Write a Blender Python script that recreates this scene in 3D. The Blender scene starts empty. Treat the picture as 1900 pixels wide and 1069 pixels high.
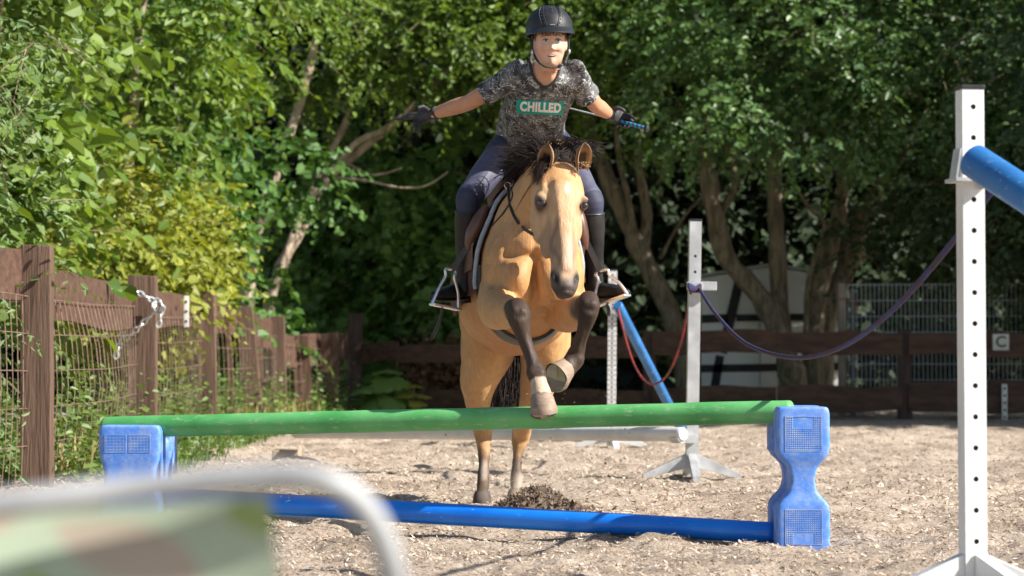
import bpy, bmesh, math, random
import numpy as np
from mathutils import Vector, Matrix, Quaternion
from mathutils.bvhtree import BVHTree
SC = bpy.context.scene
COL = SC.collection
PI = math.pi
# ---------------------------------------------------------------- camera, sky, sun
F = 4486.0            # focal length in photo pixels (85 mm on a 36 mm sensor, 1900 px wide)
HC = 0.77
PITCH = math.atan(129.5 / F)
cam_d = bpy.data.cameras.new('camera'); cam = bpy.data.objects.new('camera', cam_d); COL.objects.link(cam)
cam.location = (0, 0, HC); cam.rotation_euler = (PI / 2 + PITCH, 0, 0)
cam_d.lens = 85; cam_d.sensor_width = 36; cam_d.clip_start = 0.05; cam_d.clip_end = 500
cam_d.dof.use_dof = True; cam_d.dof.focus_distance = 10.9; cam_d.dof.aperture_fstop = 4.0
SC.camera = cam
SUN_A, SUN_E = math.radians(69), math.radians(34)     # azimuth right of straight-behind-camera, elevation
TO_SUN = Vector((math.sin(SUN_A) * math.cos(SUN_E), -math.cos(SUN_A) * math.cos(SUN_E), math.sin(SUN_E)))
w = bpy.data.worlds.new('World'); SC.world = w; w.use_nodes = True
nt = w.node_tree; bg = nt.nodes['Background']
sky = nt.nodes.new('ShaderNodeTexSky'); sky.sky_type = 'NISHITA'; sky.sun_disc = False
sky.sun_elevation = SUN_E; sky.sun_rotation = math.atan2(TO_SUN.x, TO_SUN.y)
nt.links.new(sky.outputs[0], bg.inputs[0]); bg.inputs[1].default_value = 0.07
sl = bpy.data.lights.new('sun', 'SUN'); sl.energy = 5.0; sl.angle = math.radians(0.5); sl.color = (1, 0.95, 0.87)
so = bpy.data.objects.new('sun', sl); COL.objects.link(so)
so.rotation_euler = (-TO_SUN).to_track_quat('-Z', 'Y').to_euler()
SC.view_settings.view_transform = 'Standard'; SC.view_settings.look = 'None'
SC.view_settings.exposure = 1.0; SC.view_settings.gamma = 1
SC.cycles.max_bounces = 8; SC.cycles.transparent_max_bounces = 8

# ---------------------------------------------------------------- helpers
def P(x, y, d):
    """world point seen at photo pixel (x, y) at distance d along +Y"""
    u = (x - 950) / F; v = (534.5 - y) / F
    c, s = math.cos(PITCH), math.sin(PITCH)
    k = d / (c - v * s)
    return Vector((u * k, d, HC + (s + v * c) * k))
def V(*a): return Vector(a)
def lerp(a, b, t): return a + (b - a) * t
def tag(o, label=None, cat=None, group=None, kind=None):
    if label: o['label'] = label
    if cat: o['category'] = cat
    if group: o['group'] = group
    if kind: o['kind'] = kind
    return o
def thing(name, label, cat, loc=(0, 0, 0), rz=0, group=None):
    o = bpy.data.objects.new(name, None); COL.objects.link(o)
    o.location = loc; o.rotation_euler = (0, 0, rz); o.empty_display_size = .1
    return tag(o, label, cat, group)
def put(name, me, m=None, parent=None, smooth=True):
    if m is not None:
        me.materials.clear(); me.materials.append(m)
    if len(me.polygons): me.polygons.foreach_set('use_smooth', [smooth] * len(me.polygons))
    o = bpy.data.objects.new(name, me); COL.objects.link(o)
    if parent is not None:
        o.parent = parent
        # geometry is written in world space: undo the parent's own transform
        mw = Matrix.LocRotScale(parent.location, parent.rotation_euler, parent.scale)
        o.matrix_parent_inverse = mw.inverted()
    return o
def cat_at(pts, n):
    """Catmull-Rom resample of rows (numpy) with n steps per span"""
    p = np.array(pts, float); out = []
    for i in range(len(p) - 1):
        p0 = p[max(i - 1, 0)]; p1 = p[i]; p2 = p[i + 1]; p3 = p[min(i + 2, len(p) - 1)]
        for k in range(n):
            t = k / n
            out.append(.5 * ((2 * p1) + (-p0 + p2) * t + (2 * p0 - 5 * p1 + 4 * p2 - p3) * t * t + (-p0 + 3 * p1 - 3 * p2 + p3) * t ** 3))
    out.append(p[-1]); return np.array(out)
class MB:
    def __init__(s): s.v = []; s.f = []
    def add(s, vs, fs):
        o = len(s.v); s.v.extend([tuple(q) for q in vs]); s.f.extend([tuple(i + o for i in f) for f in fs]); return s
    def box(s, c, size, rot=None, M=None):
        hx, hy, hz = size[0] / 2, size[1] / 2, size[2] / 2
        vs = [Vector((x, y, z)) for x in (-hx, hx) for y in (-hy, hy) for z in (-hz, hz)]
        R = rot if rot is not None else Matrix.Identity(3)
        vs = [R @ q + Vector(c) for q in vs]
        if M: vs = [M @ q for q in vs]
        return s.add(vs, [(0, 1, 3, 2), (4, 6, 7, 5), (0, 4, 5, 1), (2, 3, 7, 6), (0, 2, 6, 4), (1, 5, 7, 3)])
    def beam(s, a, b, w, h, up=V(0, 0, 1)):
        """box from a to b, w wide (sideways) and h tall (along up)"""
        a = Vector(a); b = Vector(b); t = (b - a).normalized(); sd = t.cross(up).normalized(); u = sd.cross(t)
        vs = [q + sd * x * w / 2 + u * z * h / 2 for q in (a, b) for x in (-1, 1) for z in (-1, 1)]
        return s.add(vs, [(0, 1, 3, 2), (4, 6, 7, 5), (0, 4, 5, 1), (2, 3, 7, 6), (0, 2, 6, 4), (1, 5, 7, 3)])
    def loft(s, secs, n=20, steps=4, side=V(1, 0, 0), cap=True, exp=2.0, sides=None):
        """secs: (centre, a, b): half sizes along the side axis and across it"""
        rows = [[*c, a, b] for c, a, b in secs]
        R = cat_at(rows, steps) if steps > 1 else np.array(rows)
        m = len(R); o = len(s.v)
        prev = None
        for i in range(m):
            t = Vector(R[min(i + 1, m - 1), :3] - R[max(i - 1, 0), :3]).normalized()
            sd = Vector(side) if prev is None else prev
            sd = (sd - t * sd.dot(t))
            if sd.length < 1e-5: sd = t.orthogonal()
            sd.normalize(); prev = sd if sides is None else None
            up = t.cross(sd)
            c = Vector(R[i, :3]); a, b = max(R[i, 3], 1e-4), max(R[i, 4], 1e-4)
            for k in range(n):
                q = 2 * PI * k / n; cx, sx = math.cos(q), math.sin(q)
                e = 2 / exp
                s.v.append(tuple(c + sd * a * math.copysign(abs(cx) ** e, cx) + up * b * math.copysign(abs(sx) ** e, sx)))
        for i in range(m - 1):
            for k in range(n):
                k2 = (k + 1) % n
                s.f.append((o + i * n + k, o + i * n + k2, o + (i + 1) * n + k2, o + (i + 1) * n + k))
        if cap:
            s.f.append(tuple(o + k for k in range(n))[::-1]); s.f.append(tuple(o + (m - 1) * n + k for k in range(n)))
        return s
    def tube(s, pts, r, n=8, steps=1, cap=True):
        if not hasattr(r, '__len__'): r = [r] * len(pts)
        return s.loft([(Vector(p), q, q) for p, q in zip(pts, r)], n, steps, side=V(.31, .87, .4), cap=cap)
    def ell(s, c, r, R=None, n=20, m=12):
        c = Vector(c); o = len(s.v); R = R if R is not None else Matrix.Identity(3)
        s.v.append(tuple(c + R @ V(0, 0, r[2])))
        for i in range(1, m):
            a = PI * i / m
            for k in range(n):
                q = 2 * PI * k / n
                s.v.append(tuple(c + R @ V(r[0] * math.sin(a) * math.cos(q), r[1] * math.sin(a) * math.sin(q), r[2] * math.cos(a))))
        s.v.append(tuple(c - R @ V(0, 0, r[2]))); e = len(s.v) - 1
        for k in range(n):
            s.f.append((o, o + 1 + k, o + 1 + (k + 1) % n)); s.f.append((e, e - n + (k + 1) % n, e - n + k))
        for i in range(m - 2):
            for k in range(n):
                a = o + 1 + i * n + k; b = o + 1 + i * n + (k + 1) % n
                s.f.append((a, a + n, b + n, b))
        return s
    def torus(s, c, R, r, M=None, n=20, m=8):
        M = M if M is not None else Matrix.Identity(3); o = len(s.v)
        for i in range(n):
            a = 2 * PI * i / n
            for k in range(m):
                b = 2 * PI * k / m
                s.v.append(tuple(Vector(c) + M @ V((R + r * math.cos(b)) * math.cos(a), (R + r * math.cos(b)) * math.sin(a), r * math.sin(b))))
        for i in range(n):
            for k in range(m):
                s.f.append((o + i * m + k, o + ((i + 1) % n) * m + k, o + ((i + 1) % n) * m + (k + 1) % m, o + i * m + (k + 1) % m))
        return s
    def mesh(s, name='mesh'):
        me = bpy.data.meshes.new(name); me.from_pydata(s.v, [], s.f); me.update(); return me
    def build(s, name, m, parent=None, smooth=True, bevel=0, seg=2):
        me = s.mesh(name)
        bm = bmesh.new(); bm.from_mesh(me)
        bmesh.ops.recalc_face_normals(bm, faces=bm.faces)
        if bevel:
            ed = [e for e in bm.edges if len(e.link_faces) == 2 and e.calc_face_angle() > .6]
            bmesh.ops.bevel(bm, geom=ed, offset=bevel, segments=seg, affect='EDGES', profile=.7)
        bm.to_mesh(me); bm.free()
        o = put(name, me, m, parent, smooth)
        if smooth:
            try: me.set_sharp_from_angle(angle=math.radians(42))
            except Exception: pass
        return o
def remesh(mb, voxel, it=6, fac=.5, name='mesh'):
    me = mb.mesh(name) if isinstance(mb, MB) else mb
    bm = bmesh.new(); bm.from_mesh(me); bmesh.ops.recalc_face_normals(bm, faces=bm.faces); bm.to_mesh(me); bm.free()
    o = bpy.data.objects.new('tmp', me); COL.objects.link(o)
    r = o.modifiers.new('r', 'REMESH'); r.mode = 'VOXEL'; r.voxel_size = voxel
    if it:
        q = o.modifiers.new('s', 'SMOOTH'); q.iterations = it; q.factor = fac
    dg = bpy.context.evaluated_depsgraph_get(); dg.update()
    out = bpy.data.meshes.new_from_object(o.evaluated_get(dg)); out.name = name
    bpy.data.objects.remove(o); bpy.data.meshes.remove(me)
    return out
def get_co(me):
    a = np.empty(len(me.vertices) * 3); me.vertices.foreach_get('co', a); return a.reshape(-1, 3)
def get_no(me):
    a = np.empty(len(me.vertices) * 3); me.vertices.foreach_get('normal', a); return a.reshape(-1, 3)
def set_co(me, a): me.vertices.foreach_set('co', np.asarray(a, float).ravel()); me.update()
def sculpt(me, ops, frame=None):
    """ops: (centre, radii, amount, direction or None for the normal): gaussian push; frame = (origin, 3x3 with local axes as columns)"""
    co = get_co(me)
    for c, r, amt, dr in ops:
        no = get_no(me)
        if frame is not None:
            o, M = frame; A = np.array(M.transposed()); lc = (co - np.array(o)) @ A.T
            d = np.array(M @ Vector(dr)) if dr is not None else None
        else: lc = co; d = np.array(dr) if dr is not None else None
        q = (((lc - np.array(c)) / np.array(r)) ** 2).sum(1)
        wgt = np.exp(-q * 1.2) * (q < 6)
        co = co + wgt[:, None] * amt * (no if d is None else d[None])
        set_co(me, co)
def color(me, arr, name='col'):
    at = me.attributes.new(name, 'FLOAT_COLOR', 'POINT')
    a = np.ones((len(me.vertices), 4)); a[:, :arr.shape[1]] = arr
    at.data.foreach_set('color', a.ravel())
def vnoise(p, seed=0):
    """smooth value noise in [0,1], p (N,2 or 3)"""
    p = np.asarray(p, float); k = p.shape[1]; i = np.floor(p).astype(np.int64); f = p - i; f = f * f * (3 - 2 * f)
    out = np.zeros(len(p))
    for c in range(2 ** k):
        wq = np.ones(len(p)); h = np.full(len(p), seed * 7919 + 13, dtype=np.int64)
        for d in range(k):
            b = (c >> d) & 1; wq *= f[:, d] if b else 1 - f[:, d]
            h = (h * 31 + (i[:, d] + b) * (73856093, 19349663, 83492791)[d]) & 0x7fffffff
        h = (h ^ (h >> 13)) * 1274126177 & 0x7fffffff; h = (h ^ (h >> 16)) * 668265263 & 0x7fffffff; h ^= h >> 15
        out += wq * ((h % 10007) / 10006.)
    return out
# ---------------------------------------------------------------- materials
def nodes(name):
    m = bpy.data.materials.new(name); m.use_nodes = True; t = m.node_tree
    return m, t, t.nodes['Principled BSDF']
def nd(t, kind, **kw):
    n = t.nodes.new(kind)
    for k, v in kw.items():
        if k.startswith('i_'): n.inputs[k[2:].replace('_', ' ')].default_value = v
        else: setattr(n, k, v)
    return n
def c4(c): return (*c, 1)
def mat(name, c1, c2=None, scale=8, rough=.6, bump=0, bscale=60, metal=0, spec=.5, stretch=(1, 1, 1), c3=None, scale3=30, amt3=.5, thr=.5, coat=0, sheen=0, detail=6, cont=(.35, .65)):
    m, t, b = nodes(name)
    b.inputs['Roughness'].default_value = rough; b.inputs['Metallic'].default_value = metal
    b.inputs['Specular IOR Level'].default_value = spec; b.inputs['Coat Weight'].default_value = coat
    b.inputs['Sheen Weight'].default_value = sheen
    b.inputs['Base Color'].default_value = c4(c1)
    tc = nd(t, 'ShaderNodeTexCoord'); mp = nd(t, 'ShaderNodeMapping'); mp.inputs['Scale'].default_value = stretch
    t.links.new(tc.outputs['Object'], mp.inputs[0])
    if c2 is not None:
        n = nd(t, 'ShaderNodeTexNoise'); n.inputs['Scale'].default_value = scale; n.inputs['Detail'].default_value = detail
        t.links.new(mp.outputs[0], n.inputs['Vector'])
        r = nd(t, 'ShaderNodeValToRGB'); r.color_ramp.elements[0].position = cont[0]; r.color_ramp.elements[1].position = cont[1]
        r.color_ramp.elements[0].color = c4(c1); r.color_ramp.elements[1].color = c4(c2)
        t.links.new(n.outputs[0], r.inputs[0]); out = r.outputs[0]
        if c3 is not None:
            n3 = nd(t, 'ShaderNodeTexNoise'); n3.inputs['Scale'].default_value = scale3; n3.inputs['Detail'].default_value = 8
            n3.inputs['Roughness'].default_value = .7
            t.links.new(mp.outputs[0], n3.inputs['Vector'])
            r3 = nd(t, 'ShaderNodeValToRGB'); r3.color_ramp.elements[0].position = thr; r3.color_ramp.elements[1].position = min(thr + .1, 1)
            r3.color_ramp.elements[0].color = (0, 0, 0, 1); r3.color_ramp.elements[1].color = (amt3,) * 3 + (1,)
            t.links.new(n3.outputs[0], r3.inputs[0])
            mx = nd(t, 'ShaderNodeMix', data_type='RGBA'); t.links.new(r3.outputs[0], mx.inputs[0]); t.links.new(out, mx.inputs[6])
            mx.inputs[7].default_value = c4(c3); out = mx.outputs[2]
        t.links.new(out, b.inputs['Base Color'])
    if bump:
        n2 = nd(t, 'ShaderNodeTexNoise'); n2.inputs['Scale'].default_value = bscale; n2.inputs['Detail'].default_value = 5
        t.links.new(mp.outputs[0], n2.inputs['Vector'])
        bp = nd(t, 'ShaderNodeBump'); bp.inputs['Strength'].default_value = 1; bp.inputs['Distance'].default_value = bump
        t.links.new(n2.outputs[0], bp.inputs['Height']); t.links.new(bp.outputs[0], b.inputs['Normal'])
    return m
def leafmat(name, dark, light, gloss=.3, trans=.35, tcol=None, odd=None, oddamt=.04):
    m, t, b = nodes(name)
    at = nd(t, 'ShaderNodeAttribute', attribute_name='rnd')
    r = nd(t, 'ShaderNodeValToRGB'); r.color_ramp.elements[0].color = c4(dark); r.color_ramp.elements[1].color = c4(light)
    r.color_ramp.elements[0].position = .05; r.color_ramp.elements[1].position = .95
    if odd is not None:
        e = r.color_ramp.elements.new(1 - oddamt); e.color = c4(light)
        r.color_ramp.elements[2].position = 1.0; r.color_ramp.elements[2].color = c4(odd)
    t.links.new(at.outputs['Fac'], r.inputs[0]); t.links.new(r.outputs[0], b.inputs['Base Color'])
    b.inputs['Roughness'].default_value = gloss + .2; b.inputs['Specular IOR Level'].default_value = .45
    tr = nd(t, 'ShaderNodeBsdfTranslucent'); mx = nd(t, 'ShaderNodeMixShader'); mx.inputs[0].default_value = trans
    hs = nd(t, 'ShaderNodeMix', data_type='RGBA', blend_type='MULTIPLY'); hs.inputs[0].default_value = 1
    t.links.new(r.outputs[0], hs.inputs[6]); hs.inputs[7].default_value = c4(tcol or (1.6, 1.5, .6))
    t.links.new(hs.outputs[2], tr.inputs[0])
    t.links.new(b.outputs[0], mx.inputs[1]); t.links.new(tr.outputs[0], mx.inputs[2])
    t.links.new(mx.outputs[0], t.nodes['Material Output'].inputs[0])
    return m
def attrmat(name, rough=.6, bump=0, bscale=200, stretch=(1, 1, 1), var=.15, vscale=25, spec=.4, sheen=0):
    m, t, b = nodes(name)
    at = nd(t, 'ShaderNodeAttribute', attribute_name='col')
    tc = nd(t, 'ShaderNodeTexCoord'); mp = nd(t, 'ShaderNodeMapping'); mp.inputs['Scale'].default_value = stretch
    t.links.new(tc.outputs['Object'], mp.inputs[0])
    n = nd(t, 'ShaderNodeTexNoise'); n.inputs['Scale'].default_value = vscale; n.inputs['Detail'].default_value = 6
    t.links.new(mp.outputs[0], n.inputs['Vector'])
    mr = nd(t, 'ShaderNodeMapRange'); mr.inputs[1].default_value = .3; mr.inputs[2].default_value = .7
    mr.inputs[3].default_value = 1 - var; mr.inputs[4].default_value = 1 + var
    t.links.new(n.outputs[0], mr.inputs[0])
    mx = nd(t, 'ShaderNodeVectorMath', operation='SCALE'); t.links.new(at.outputs['Color'], mx.inputs[0]); t.links.new(mr.outputs[0], mx.inputs['Scale'])
    t.links.new(mx.outputs[0], b.inputs['Base Color'])
    b.inputs['Roughness'].default_value = rough; b.inputs['Specular IOR Level'].default_value = spec; b.inputs['Sheen Weight'].default_value = sheen
    if bump:
        n2 = nd(t, 'ShaderNodeTexNoise'); n2.inputs['Scale'].default_value = bscale; n2.inputs['Detail'].default_value = 4
        t.links.new(mp.outputs[0], n2.inputs['Vector'])
        bp = nd(t, 'ShaderNodeBump'); bp.inputs['Distance'].default_value = bump
        t.links.new(n2.outputs[0], bp.inputs['Height']); t.links.new(bp.outputs[0], b.inputs['Normal'])
    return m
# ================================================================ SETTING
RG = np.random.default_rng(5)
PITS = [(RG.uniform(-2.2, 3.6), 8.3 + 14 * RG.random() ** 1.5, RG.uniform(.05, .09), RG.uniform(.015, .035)) for _ in range(230)]
def ground_h(x, y):
    p = np.stack([np.asarray(x, float).ravel(), np.asarray(y, float).ravel()], 1)
    h = (vnoise(p * 1.1, 1) - .5) * .035 + (vnoise(p * 3.3, 2) - .5) * .05 + (vnoise(p * 8.5, 3) - .5) * .034 + (vnoise(p * 19, 4) - .5) * .016
    fade = np.clip((p[:, 1] - 4) / 3, 0, 1) * np.clip((60 - p[:, 1]) / 20, 0, 1) * np.clip((14 - np.abs(p[:, 0])) / 4, 0, 1)
    for px_, py_, r_, d_ in PITS:
        k = (np.abs(p[:, 0] - px_) < 3 * r_) & (np.abs(p[:, 1] - py_) < 3 * r_)
        if k.any():
            q = ((p[k, 0] - px_) ** 2 + (p[k, 1] - py_) ** 2) / r_ ** 2; h[k] += d_ * (-np.exp(-q * 1.6) + .55 * np.exp(-(np.sqrt(q) - 1.25) ** 2 * 6))
    return h * fade
def axis(pairs):
    out = [np.array([pairs[0][0]], float)]
    for a, b, s in pairs:
        n = max(1, int(round(abs(b - a) / s))); out.append(np.linspace(a, b, n + 1)[1:])
    return np.concatenate(out)
def make_ground():
    xs = axis([(-160, -20, 35), (-20, -6, 2), (-6, -3, .2), (-3, 4.5, .03), (4.5, 8, .15), (8, 20, 2), (20, 160, 35)])
    ys = axis([(-60, 0, 15), (0, 6, 1), (6, 8, .15), (8, 12, .03), (12, 17, .045), (17, 26, .08), (26, 40, .25), (40, 60, 4), (60, 260, 40)])
    X, Y = np.meshgrid(xs, ys); Z = ground_h(X, Y)
    n, m = X.shape; co = np.stack([X.ravel(), Y.ravel(), Z], 1)
    idx = np.arange(n * m).reshape(n, m)
    q = np.stack([idx[:-1, :-1], idx[:-1, 1:], idx[1:, 1:], idx[1:, :-1]], -1).reshape(-1, 4)
    return fast_mesh('ground', co, q)
def fast_mesh(name, co, quads):
    me = bpy.data.meshes.new(name); co = np.asarray(co, float); quads = np.asarray(quads)
    me.vertices.add(len(co)); me.vertices.foreach_set('co', co.ravel())
    k = quads.shape[1]
    me.loops.add(quads.size); me.loops.foreach_set('vertex_index', quads.ravel().astype(np.int32))
    me.polygons.add(len(quads)); me.polygons.foreach_set('loop_start', np.arange(0, quads.size, k, dtype=np.int32))
    me.update(calc_edges=True); return me
def ground_mat():
    m, t, b = nodes('arena_footing'); b.inputs['Roughness'].default_value = .95; b.inputs['Specular IOR Level'].default_value = .1
    tc = nd(t, 'ShaderNodeTexCoord')
    def noise(sc, det=6, ro=.6):
        n = nd(t, 'ShaderNodeTexNoise'); n.inputs['Scale'].default_value = sc; n.inputs['Detail'].default_value = det; n.inputs['Roughness'].default_value = ro
        t.links.new(tc.outputs['Object'], n.inputs['Vector']); return n
    a = noise(1.2, 4); f = noise(60, 8, .78); vo = nd(t, 'ShaderNodeTexVoronoi'); vo.inputs['Scale'].default_value = 42
    t.links.new(tc.outputs['Object'], vo.inputs['Vector'])
    r = nd(t, 'ShaderNodeValToRGB'); cr = r.color_ramp; cr.elements[0].position = .32; cr.elements[0].color = (.18, .135, .10, 1)
    cr.elements[1].position = .62; cr.elements[1].color = (.64, .53, .43, 1)
    e = cr.elements.new(.44); e.color = (.48, .385, .30, 1)
    t.links.new(f.outputs[0], r.inputs[0])
    r2 = nd(t, 'ShaderNodeValToRGB'); r2.color_ramp.elements[0].position = .35; r2.color_ramp.elements[1].position = .68
    r2.color_ramp.elements[0].color = (.66, .60, .54, 1); r2.color_ramp.elements[1].color = (1.12, 1.08, 1.02, 1)
    t.links.new(a.outputs[0], r2.inputs[0])
    mx = nd(t, 'ShaderNodeMix', data_type='RGBA', blend_type='MULTIPLY'); mx.inputs[0].default_value = 1
    t.links.new(r.outputs[0], mx.inputs[6]); t.links.new(r2.outputs[0], mx.inputs[7])
    mv = nd(t, 'ShaderNodeMix', data_type='RGBA', blend_type='OVERLAY'); mv.inputs[0].default_value = .25
    t.links.new(mx.outputs[2], mv.inputs[6]); t.links.new(vo.outputs['Distance'], mv.inputs[7])
    hs = nd(t, 'ShaderNodeHueSaturation'); hs.inputs['Saturation'].default_value = .82; t.links.new(mv.outputs[2], hs.inputs['Color'])
    t.links.new(hs.outputs[0], b.inputs['Base Color'])
    bp = nd(t, 'ShaderNodeBump'); bp.inputs['Distance'].default_value = .02; t.links.new(f.outputs[0], bp.inputs['Height'])
    t.links.new(bp.outputs[0], b.inputs['Normal']); return m
gobj = put('ground', make_ground(), ground_mat()); tag(gobj, kind='structure')
# loose wood chips on the footing
def make_chips(n=140000):
    d = 8.0 * (34 / 8.0) ** RG.random(n) ** 1.15
    x = (RG.random(n) - .5) * 2 * (d * .225 + .25); y = d
    clear = ~((x < -2.2) & (y > 16))
    x, y, d = x[clear], y[clear], d[clear]; n = len(x)
    z = ground_h(x, y) + .004
    L = (.004 + .012 * RG.random(n) ** 2) * np.clip(d / 11, .75, 1.3); W = L * (.14 + .3 * RG.random(n))
    a = RG.random(n) * 2 * PI; tilt = (RG.random(n) - .3) * 1.0; roll = (RG.random(n) - .5) * 1.2
    ax = np.stack([np.cos(a) * np.cos(tilt), np.sin(a) * np.cos(tilt), np.sin(tilt)], 1)
    sd = np.stack([-np.sin(a) * np.cos(roll), np.cos(a) * np.cos(roll), np.sin(roll)], 1)
    c = np.stack([x, y, z + np.abs(np.sin(tilt)) * L * .5], 1)
    v = np.stack([c - ax * L[:, None] - sd * W[:, None] * .6, c + ax * L[:, None] * .8 - sd * W[:, None], c + ax * L[:, None] + sd * W[:, None] * .5, c - ax * L[:, None] * .7 + sd * W[:, None]], 1).reshape(-1, 3)
    me = fast_mesh('wood_chips', v, np.arange(4 * n).reshape(-1, 4))
    pal = np.array([[.58, .475, .37], [.50, .40, .305], [.64, .54, .44], [.38, .285, .205], [.20, .14, .10], [.68, .60, .51]])
    pick = RG.choice(6, n, p=[.32, .30, .12, .15, .08, .03])
    color(me, np.repeat(1.0 * pal[pick] * (.85 + .3 * RG.random((n, 1))), 4, 0)); return me
chips = put('wood_chips', make_chips(), attrmat('chip', rough=.9, spec=.1), smooth=False); tag(chips, 'pale wood chips and shavings loose on the arena ground', 'wood chips', kind='stuff')

# ---------------------------------------------------------------- foliage
def unit(a): return a / np.maximum(np.linalg.norm(a, axis=-1, keepdims=True), 1e-9)
def leaf_mesh(name, pos, ax, nr, L, W, rnd, shape=0, extra=None):
    ax = unit(ax); sd = unit(np.cross(nr, ax)); nr = np.cross(ax, sd)
    L = L[:, None]; W = W[:, None]
    fold = W * .16
    q1, q2 = ((.28, .72) if shape == 0 else (.2, .62)); w1, w2 = ((.5, .42) if shape == 0 else (.5, .47))
    v = np.stack([pos, pos + ax * L * q1 + sd * W * w1 + nr * fold, pos + ax * L * q2 + sd * W * w2 + nr * fold * .8 - nr * L * .05,
                  pos + ax * L - nr * L * .14, pos + ax * L * q2 - sd * W * w2 + nr * fold * .8 - nr * L * .05, pos + ax * L * q1 - sd * W * w1 + nr * fold], 1)
    n = len(pos); v = v.reshape(-1, 3); b = np.arange(n)[:, None] * 6
    q = np.concatenate([b + np.array([[0, 1, 2, 3]]), b + np.array([[0, 3, 4, 5]])], 1).reshape(-1, 4)
    rn = np.repeat(rnd, 6); nl = len(q)
    if extra is not None and extra.v:
        q = np.concatenate([q, np.array(extra.f) + len(v)]); v = np.concatenate([v, np.array(extra.v)]); rn = np.concatenate([rn, np.zeros(len(extra.v))])
    me = fast_mesh(name, v, q)
    at = me.attributes.new('rnd', 'FLOAT', 'POINT'); at.data.foreach_set('value', rn.astype(np.float32))
    mi = np.zeros(len(q), np.int32); mi[nl:] = 1; me.polygons.foreach_set('material_index', mi)
    return me
def sample_blobs(rg, blobs, n, inner=.5, view=True):
    """points near the surface of a set of ellipsoid blobs (cx,cy,cz,rx,ry,rz); outward normals"""
    B = np.array(blobs, float); wgt = (B[:, 3] * B[:, 4] + B[:, 4] * B[:, 5] + B[:, 3] * B[:, 5]); wgt /= wgt.sum()
    k = rg.choice(len(B), n, p=wgt); u = unit(rg.normal(size=(n, 3)))
    flip = (rg.random(n) < .6) & (u[:, 1] > .25) if view else np.zeros(n, bool)
    u[flip, 1] *= -1
    r = 1 - inner * rg.random(n) ** 1.6 + .10 * rg.normal(size=n)
    p = B[k, :3] + u * B[k, 3:] * r[:, None]; o = unit(u / B[k, 3:])
    return p, o
def sprays(rg, p, o, n_leaf=9, tw=.45, L=.075, asp=.6, droop=.25, up=.55, jit=.55, clump=.8, size_j=.35, grow=None):
    T = len(p)
    g = rg.normal(size=(T, 3)); d = unit(o * .8 + g * .55 + np.array([0, 0, -droop]))
    tl = tw * (.6 + .8 * rg.random(T)); t = (np.arange(n_leaf) + .6) / n_leaf
    pos = p[:, None] + d[:, None] * (tl[:, None] * t)[..., None] + np.array([0, 0, -1]) * (droop * .6 * tl[:, None] * t[None] ** 2)[..., None]
    side = unit(np.cross(d, np.array([0, 0, 1.])) + 1e-4); s = np.where(np.arange(n_leaf) % 2 == 0, 1, -1)
    ax = d[:, None] * .6 + side[:, None] * s[None, :, None] * .85 + rg.normal(size=(T, n_leaf, 3)) * .3 + np.array([0, 0, -.25])
    nr = unit(np.array([0, 0, up]) + o[:, None] * .6 + rg.normal(size=(T, n_leaf, 3)) * jit)
    tr = rg.random(T)
    rnd = np.clip(.45 * tr[:, None] + .3 * rg.random((T, n_leaf)) + .25 * t[None] , 0, .999)
    ls = L * (1 + size_j * rg.normal(size=(T, n_leaf))).clip(.45, 1.8) * (1.05 - .35 * np.abs(t[None] - .4))
    tw_l = [(p[i], p[i] + d[i] * tl[i] * .5 - np.array([0, 0, droop * .15 * tl[i]]), p[i] + d[i] * tl[i] - np.array([0, 0, droop * .6 * tl[i]])) for i in range(0, T)]
    return pos.reshape(-1, 3), ax.reshape(-1, 3), nr.reshape(-1, 3), ls.ravel(), (ls * asp).ravel(), rnd.ravel(), tw_l
def gap(p, sc, thr, seed): return vnoise(p * sc, seed) > thr
BARK = mat('bark_grey_brown', (.15, .12, .08), (.34, .28, .19), scale=14, rough=.9, bump=.03, bscale=24, stretch=(1, 1, .25), c3=(.04, .03, .02), scale3=22, amt3=.8, thr=.55)
BARK_L = mat('bark_pale', (.26, .20, .14), (.48, .39, .29), scale=10, rough=.9, bump=.025, bscale=26, stretch=(1, 1, .3), c3=(.07, .05, .035), scale3=16, amt3=.7, thr=.55)
TWIG = mat('twig_bark', (.13, .10, .06), (.24, .19, .12), scale=8, rough=.85)
def limbs(stems, rg, wob=.04):
    mb = MB()
    for pts, r0, r1 in stems:
        n = len(pts); R = [lerp(r0, r1, i / (n - 1)) for i in range(n)]
        c = cat_at([[*q, r] for q, r in zip(pts, R)], 5)
        for i in range(len(c)):
            c[i, :3] += rg.normal(size=3) * wob * c[i, 3]; c[i, 3] *= 1 + .10 * rg.normal()
        mb.tube([Vector(q[:3]) for q in c], [q[3] for q in c], n=10)
    return mb
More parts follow.
